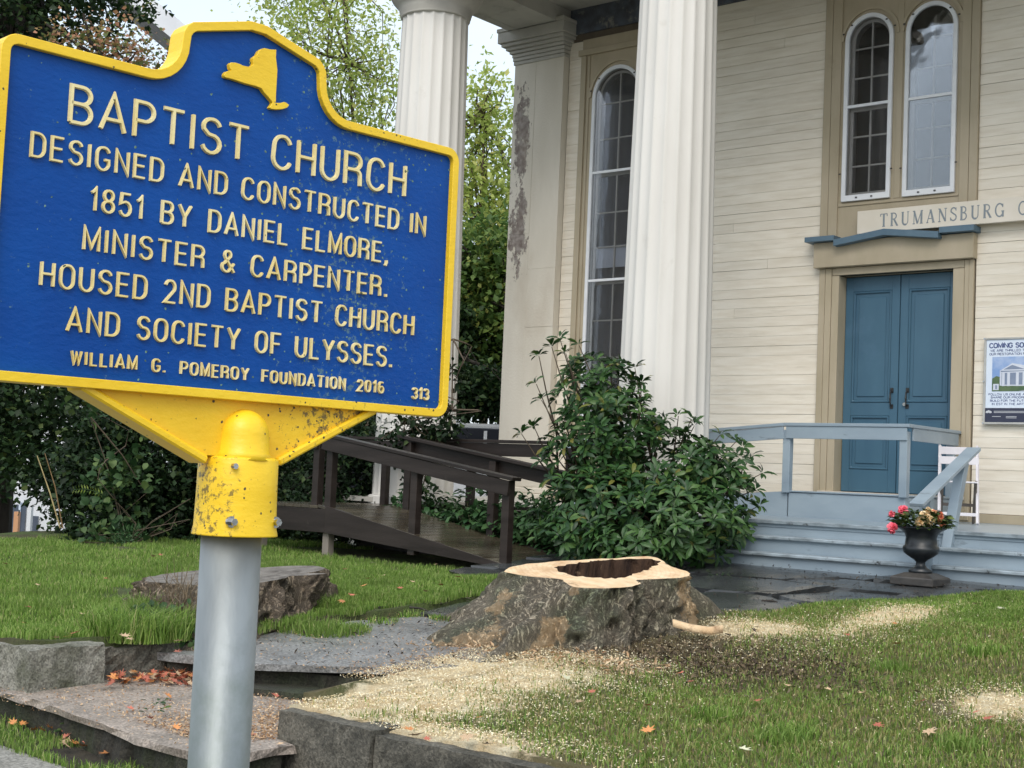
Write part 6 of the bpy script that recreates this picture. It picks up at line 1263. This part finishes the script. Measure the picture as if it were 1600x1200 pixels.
# ivy spilling over the curb
IV = Thing('ground_ivy', tuple(onZ(250, 985, -1.16)), 'pale green ivy trailing from the old stump down over the dark curb', 'ivy')
ip_ = np.array([tuple(atD(245+lr.gauss(0, 26)+(y-980)*.05, y, 9.75-(y-950)*.004)) for y in [lr.uniform(945, 1028) for _ in range(230)]]); dd = rg.normal(size=ip_.shape); dd[:, 2] -= .3
V, Fq = leaf8(ip_, dd, rg.uniform(.035, .07, len(ip_)), rg.uniform(.03, .055, len(ip_)), rg, np.array([[.6, -.6, .8]])*1.4, .2); f = IV.put(np_obj('foliage', V, Fq, M['vine'])); f['kind'] = 'stuff'
mb = MB()
for k in range(12): mb.tube([atD(262+lr.gauss(0, 14), 930, 9.9), atD(250+lr.gauss(0, 20), 970, 9.75), atD(245+lr.gauss(0, 25), 1015, 9.55)], [.004, .003, .002], 4, cap=False)
s_ = IV.part('stem', mb, M['stem']); s_['kind'] = 'stuff'
# dry weeds before the old stump
DW = Thing('dry_weeds', tuple(onZ(295, 960, -1.16)), 'tangle of dry brown weeds leaning on the old stump beside the post', 'weeds')
mb = MB()
for k in range(70):
    a = atD(255+lr.random()*55, 965+lr.gauss(0, 10), 9.95); b = a+Vector((lr.gauss(0, .09), lr.gauss(0, .09), lr.uniform(.10, .34))); mb.tube([a, a.lerp(b, .5)+Vector((lr.gauss(0, .04), lr.gauss(0, .04), .02)), b], [.0035, .003, .0015], 4, cap=False)
s_ = DW.part('stalk', mb, mat('dry_weed', (.20,.15,.09), (.12,.09,.06), 20, .8, 0)); s_['kind'] = 'stuff'
# small weeds on landing, path and wall foot
for i, (x, y, z, r, n, lab) in enumerate([(240, 1118, -1.41, .06, 16, 'small green weed growing on the pinkish landing slab'), (1125, 905, -.85, .10, 22, 'small green weed in a joint of the dark flagstones by the bush'), (195, 1165, -1.6, .14, 70, 'leafy green weed at the foot of the landing edge beside the post'), (285, 1180, -1.6, .14, 70, 'clump of green weeds against the landing edge left of the post'), (120, 1150, -1.6, .12, 40, 'low green weed among orange leaves in the bottom left corner'), (595, 1050, -1.3, .13, 60, 'dark green weed under the broken path edge'), (425, 1180, -1.6, .12, 50, 'weed growing between the post and the stained wall corner')]):
    p = onZ(x, y, z); T = Thing('small_weed', tuple(p), lab, 'weed'); a = rg.random(n)*6.28; q = np.sqrt(rg.random(n))*r; P = np.stack([p.x+q*np.cos(a), p.y+q*np.sin(a), p.z+.01+.08*rg.random(n)], -1); D = np.stack([np.cos(a), np.sin(a), .3+a*0], -1)
    V, Fq = leaf8(P, D, rg.uniform(.03, .06, n), rg.uniform(.015, .03, n), rg, np.array([[0, 0, 1.]])*1.5, .2); f = T.put(np_obj('foliage', V, Fq, M['vine'])); f['kind'] = 'stuff'
# gravel of black debris on risers comes from the material; bark pieces by the path edge
# ------------------------------------------------------------------ porch chair
cp_ = onZ(1500, 811, -.272); cp_ = Vector((cp_.x, cp_.y, -.27)); cp_ = Vector((-6.24, 15.26, -.27))
CHR = Thing('folding_chair', tuple(cp_), 'white wooden folding chair standing on the porch right of the door', 'chair')
wm = mat('white_chair_paint', (.66,.64,.68), (.74,.72,.76), 6, .5, .2, .002); bmx = mat('brown_chair_underside', (.12,.10,.085), (.18,.15,.13), 6, .6, .2, .002)
rz = math.radians(24); Rm = Matrix.Rotation(rz, 4, 'Z')
def cl(x, y, z): v = Rm @ Vector((x, y, z)); return cp_+v
for sx in (-1, 1):
    CHR.part('leg', MB().bar(cl(sx*.20, -.24, 0), cl(sx*.20, .24, .86), .024, .038, up=(0, 1, 0)), wm, bevel=.003)
    CHR.part('leg', MB().bar(cl(sx*.175, .22, 0), cl(sx*.175, -.18, .46), .024, .034, up=(0, 1, 0)), bmx, bevel=.003)
for z, y in ((.80, .205), (.69, .145)): CHR.part('back_slat', MB().bar(cl(-.215, y-.03, z), cl(.215, y-.03, z), .018, .085), wm, bevel=.003)
for k in range(5): CHR.part('seat_slat', MB().bar(cl(-.19, -.20+k*.085, .45), cl(.19, -.20+k*.085, .45), .072, .016), wm, bevel=.002)
CHR.part('seat_rail', MB().bar(cl(-.18, -.2, .425), cl(-.18, .16, .425), .02, .03), bmx); CHR.part('seat_rail', MB().bar(cl(.18, -.2, .425), cl(.18, .16, .425), .02, .03), bmx)
CHR.part('stretcher', MB().bar(cl(-.2, -.19, .10), cl(.2, -.19, .10), .02, .035), wm); CHR.part('stretcher', MB().bar(cl(-.175, .14, .2), cl(.175, .14, .2), .02, .035), bmx)
# ------------------------------------------------------------------ urn of flowers
uz = float(h_walk(0, 12.3))+.01; ux, uy = tuple(onY(1438, 900, 12.2))[:2]
UR = Thing('garden_urn', (ux, uy, uz), 'black cast iron pedestal urn on a dark stone slab before the steps', 'urn')
UR.part('plinth', MB().add([(ux-.20, uy-.20, uz-.02), (ux+.20, uy-.20, uz-.02), (ux+.20, uy+.20, uz-.02), (ux-.20, uy+.20, uz-.02), (ux-.20, uy-.20, uz+.05), (ux+.20, uy-.20, uz+.05), (ux+.20, uy+.20, uz+.05), (ux-.20, uy+.20, uz+.05), (ux-.11, uy-.11, uz+.09), (ux+.11, uy-.11, uz+.09), (ux+.11, uy+.11, uz+.09), (ux-.11, uy+.11, uz+.09)], [(0,3,2,1),(0,1,5,4),(1,2,6,5),(2,3,7,6),(3,0,4,7),(4,5,9,8),(5,6,10,9),(6,7,11,10),(7,4,8,11),(8,9,10,11)]), M['stone'], bevel=.008)
UR.part('bowl', MB().lathe([(.10, .09), (.105, .11), (.06, .135), (.042, .16), (.040, .185), (.060, .205), (.11, .235), (.150, .265), (.163, .295), (.158, .32), (.142, .335), (.135, .40), (.145, .435), (.175, .465), (.215, .485), (.225, .492), (.222, .502), (.195, .498), (.15, .47), (.13, .44), (.0, .43)], (ux, uy, uz), 40), M['iron_urn'], smooth=True)
BG = Thing('begonia_plant', (ux, uy, uz+.46), 'begonias in pink and peach bloom filling the black urn', 'flowers')
n = 340; a = rg.random(n)*6.28; el_ = rg.random(n)*1.3; R_ = .05+.17*rg.random(n)**.5; P = np.stack([ux+R_*np.cos(a)*1.1, uy+R_*np.sin(a), uz+.47+.19*np.sin(el_)*(1-(R_/.30)**2)+.01], -1); D = np.stack([np.cos(a), np.sin(a), .2+.5*rg.random(n)], -1)
V, Fq = leaf8(P, D, rg.uniform(.05, .09, n), rg.uniform(.035, .06, n), rg, np.array([[0, 0, 1.]])*1.5, .3); f = BG.put(np_obj('foliage', V, Fq, leafmat('begonia_leaf', [(0,(.03,.06,.018)), (.7,(.07,.12,.03)), (1,(.16,.20,.05))], .4, .2))); f['kind'] = 'stuff'
def blossom(c, r, m, seed):
    rr = np.random.default_rng(seed); n = 34; D = rr.normal(size=(n, 3)); D /= np.linalg.norm(D, axis=1, keepdims=True); P = np.array(c)+D*r*.35; Dd = D*.5+rr.normal(size=D.shape)*.6
    V, Fq = leaf8(P, Dd, np.full(n, r*.85), np.full(n, r*1.0), rr, D*2, -.35); return BG.put(np_obj('blossom', V, Fq, m))
pk = mat('pink_petal', (.80,.10,.16), (.86,.20,.26), 30, .5, 0); pc = mat('peach_petal', (.93,.66,.36), (.96,.78,.52), 30, .5, 0); og = mat('coral_petal', (.88,.26,.14), (.90,.38,.22), 30, .5, 0)
UD = float(Vector((ux, uy, uz+.5)).dot(FWD))
for i, (x, y, r, m, dd_) in enumerate([(1394, 825, 5.6, pk, -.08), (1411, 797, 5.2, pk, .0), (1394, 803, 3.6, pk, .0), (1437, 816, 5.2, pc, -.2), (1443, 806, 5.0, pc, -.17), (1451, 800, 5.0, pc, -.1), (1453, 814, 5.4, pc, -.2), (1459, 802, 3.8, og, -.1), (1468, 806, 4.6, og, -.08), (1472, 817, 4.4, og, -.1), (1444, 814, 3.2, og, -.17)]):
    blossom(tuple(atD(x, y, UD+dd_)), r*1.55*UD/F*.9, m, 300+i)
# ------------------------------------------------------------------ far things: white house, dark truck, white picket section
wh = mat('white_house_siding', (.60,.62,.66), (.68,.70,.74), 1, .6, 0); gl_ = mat('far_dark_window', (.05,.07,.10), (.08,.10,.14), 1, .25, 0); ob = mat('orange_porch_post', (.50,.26,.13), (.56,.30,.16), 1, .6, 0); stn = mat('porch_fieldstone', (.20,.16,.15), (.34,.28,.26), 3, .8, .4, .02); rf = mat('grey_roof_shingle', (.20,.19,.20), (.28,.27,.28), 2, .8, 0)
hc = atD(40, 820, 45); hx_, hy_ = hc.x, hc.y
HS = Thing('white_house', (hx_, hy_, -3.2), 'white gabled house glimpsed far left under the maple, with pale blue windows', 'house')
# the house faces the camera: local axes along the view
hr = Vector((RT.x, RT.y, 0)).normalized(); hf = Vector((FWD.x, FWD.y, 0)).normalized()
def hb(u0, u1, d0, d1, z0, z1): 
    m = MB(); o = Vector((hx_, hy_, 0)); vs = [o+hr*u+hf*d+Vector((0, 0, z)) for z in (z0, z1) for u, d in ((u0, d0), (u1, d0), (u1, d1), (u0, d1))]; return m.add(vs, [(0,3,2,1),(4,5,6,7),(0,1,5,4),(1,2,6,5),(2,3,7,6),(3,0,4,7)])
kx = 45/F
HS.part('wall', hb(-9, 1.6, 0, 9, -3.3, 5.2), wh)
top = atD(235, -2, 45); top2 = atD(312, 62, 45); u1 = (top-Vector((hx_, hy_, 0))).dot(hr); u2 = (top2-Vector((hx_, hy_, 0))).dot(hr); sl_ = (top.z-top2.z)/(u2-u1)
m = MB(); o0 = Vector((hx_, hy_, 0)); ur = 9.0; zr_ = top2.z-(ur-u2)*sl_; ul = -3.0; zl_ = top.z+(u1-ul)*sl_
def hbar(d, w, h): return MB().bar(o0+hr*ul+hf*d+Vector((0, 0, zl_)), o0+hr*ur+hf*d+Vector((0, 0, zr_)), w, h)
HS.part('roof', hbar(4.5, 10.2, .18), rf); HS.part('rake_board', MB().bar(o0+hr*ul+hf*(-.65)+Vector((0, 0, zl_-.25)), o0+hr*ur+hf*(-.65)+Vector((0, 0, zr_-.25)), .1, .6), wh)
HS.part('soffit', MB().bar(o0+hr*ul+hf*(-.25)+Vector((0, 0, zl_-.50)), o0+hr*ur+hf*(-.25)+Vector((0, 0, zr_-.50)), .8, .08), rf)
HS.part('roof', MB().bar(o0+hr*ul+hf*4.5+Vector((0, 0, zl_)), o0+hr*(ul-12)+hf*4.5+Vector((0, 0, zl_-12*sl_)), 10.2, .18), rf)
def hu(x): return (atD(x, 820, 45)-o0).dot(hr)
for x0, x1 in ((4, 13), (16, 30), (33, 40)):
    w_ = HS.part('window', hb(hu(x0), hu(x1), -.10, -.02, atD(x0, 842, 45).z, atD(x0, 788, 45).z), gl_); HS.part('window_frame', hb(hu(x0)-.06, hu(x0), -.16, -.021, atD(x0, 845, 45).z, atD(x0, 785, 45).z), mat('pale_blue_frame', (.50,.58,.70), (.56,.64,.75), 1, .5, 0) if x0 == 4 else bpy.data.materials['pale_blue_frame'], w_)
HS.part('porch_post', hb(hu(41), hu(48), -1.2, -1.0, atD(42, 842, 44).z, atD(42, 800, 44).z), ob)
HS.part('door', hb(hu(49), hu(60), -.10, -.02, atD(50, 842, 45).z, atD(50, 806, 45).z), gl_)
HS.part('porch_post', hb(hu(61), hu(67), -1.2, -1.0, atD(62, 845, 44).z, atD(62, 792, 44).z), wh)
HS.part('porch_base', hb(-6, hu(66), -1.4, -.2, -3.3, atD(20, 843, 45).z), stn)
TK = Thing('parked_truck', tuple(atD(750, 720, 25)[:2])+(-1.09,), 'dark pickup truck parked beyond the church between column and pilaster', 'truck')
tk = atD(752, 700, 25); ty = Vector((tk.x, tk.y, 0)); dk_ = mat('dark_truck_paint', (.008,.010,.016), (.012,.015,.022), 2, .5, 0, spec=.2); chm = mat('chrome_trim', (.6,.62,.65), (.5,.52,.55), 2, .25, 0, metal=.8); wgl = mat('truck_window', (.008,.01,.016), (.014,.016,.024), 2, .3, 0, spec=.2); rub = mat('black_tyre', (.012,.012,.012), (.02,.02,.02), 5, .8, 0)
def tb(u0, u1, d0, d1, z0, z1): m = MB(); vs = [ty+hr*u+hf*d+Vector((0, 0, z)) for z in (z0, z1) for u, d in ((u0, d0), (u1, d0), (u1, d1), (u0, d1))]; return m.add(vs, [(0,3,2,1),(4,5,6,7),(0,1,5,4),(1,2,6,5),(2,3,7,6),(3,0,4,7)])
zt_ = atD(750, 668, 25).z; zb_ = zt_-.50
TK.part('body', tb(-2.7, 2.7, 0, 1.9, zb_-.85, zb_), dk_, bevel=.12)
m = MB(); prof = [(-.95, zb_-.01), (1.1, zb_-.01), (.95, zt_), (-.62, zt_)]; m.prism([prof], lambda u, v: tuple(ty+hr*u+hf*.15+Vector((0, 0, v))), lambda u, v: tuple(ty+hr*u+hf*1.75+Vector((0, 0, v)))); cabn = TK.part('cab', m, dk_, bevel=.06)
for a, b in (((-.80, -.52), (.02, .02)), ((.10, .10), (.86, .80))):
    m = MB(); m.prism([[(a[0], zb_+.04), (b[0], zb_+.04), (b[1], zt_-.07), (a[1], zt_-.07)]], lambda u, v: tuple(ty+hr*u+hf*.135+Vector((0, 0, v))), lambda u, v: tuple(ty+hr*u+hf*.149+Vector((0, 0, v)))); TK.part('window', m, wgl, cabn)
TK.part('window_trim', tb(.03, .09, .12, .148, zb_+.03, zt_-.05), chm, cabn); m = MB().bar(ty+hr*-.86+hf*.13+Vector((0, 0, zb_+.02)), ty+hr*-.58+hf*.13+Vector((0, 0, zt_-.05)), .05, .05); TK.part('window_trim', m, chm, cabn)
TK.part('roof_bar', tb(-.75, 1.0, .3, .38, zt_+.03, zt_+.08), chm); TK.part('roof_bar', tb(-.75, 1.0, 1.4, 1.48, zt_+.03, zt_+.08), chm)
for u in (-1.75, 1.75):
    for d in (.02, 1.68):
        c = ty+hr*u+hf*d+Vector((0, 0, zb_-.95)); w_ = TK.part('wheel', MB().tube([c, c+hf*.2], .40, 20), rub); TK.part('rim', MB().tube([c-hf*.01, c+hf*.0], .22, 14), chm, w_)
PF = Thing('white_fence', tuple(atD(742, 800, 22)[:2])+(-1.09,), 'white painted board fence glimpsed through the ramp railings', 'fence')
fc = atD(742, 770, 22); fo = Vector((fc.x, fc.y, 0)); wfm = mat('bright_white_fence', (.78,.80,.84), (.84,.86,.9), 2, .5, 0)
for u, w_ in ((-.24, .19), (.08, .19), (.42, .19), (-.56, .19), (.74, .19)):
    b0 = fo+hr*(u-w_/2)+Vector((0, 0, -1.1)); m = MB(); vs = [fo+hr*(u+a)+hf*b+Vector((0, 0, z)) for z in (-1.1, .43) for a, b in ((-w_/2, 0), (w_/2, 0), (w_/2, .03), (-w_/2, .03))]; PF.part('fence_board', m.add(vs, [(0,3,2,1),(4,5,6,7),(0,1,5,4),(1,2,6,5),(2,3,7,6),(3,0,4,7)]), wfm)
for z in (-.6, .1): PF.part('fence_rail', MB().bar(fo-hr*.7+hf*.06+Vector((0, 0, z)), fo+hr*.9+hf*.06+Vector((0, 0, z)), .05, .09), M['ramp'])

# every loose leaf gets its own label: colour, then its place counted from the left of the picture
def px(o): d = o.location; return (d.dot(RT))/(d.dot(FWD))
ORD = ['leftmost', 'second', 'third', 'fourth', 'fifth', 'sixth', 'seventh', 'eighth', 'ninth', 'tenth', 'eleventh', 'twelfth', 'thirteenth', 'fourteenth', 'fifteenth', 'sixteenth', 'seventeenth', 'eighteenth', 'nineteenth', 'twentieth']
CW = {'leaf_red': 'red', 'leaf_orange': 'orange', 'leaf_tan': 'tan', 'leaf_pale': 'pale'}
for gname, where in (('leaves on the right lawn', 'lying on the right lawn'), ('leaves on the left lawn', 'lying on the left lawn'), ('leaves in the strip below the landing', 'in the strip below the landing'), ('loose leaves on the landing', 'loose on the landing'), ('leaves at the old stump foot', 'at the foot of the old stump')):
    for mk, cw in CW.items():
        L__ = sorted([o for o in COL.objects if o.get('group') == gname and o.data.materials[0] == M[mk]], key=px)
        for i, o in enumerate(L__):
            o['label'] = ('only %s fallen leaf %s' % (cw, where)) if len(L__) == 1 else ('leftmost of the %s fallen leaves %s' % (cw, where)) if i == 0 else ('%s from the left of the %s fallen leaves %s' % (ORD[min(i, 19)], cw, where))
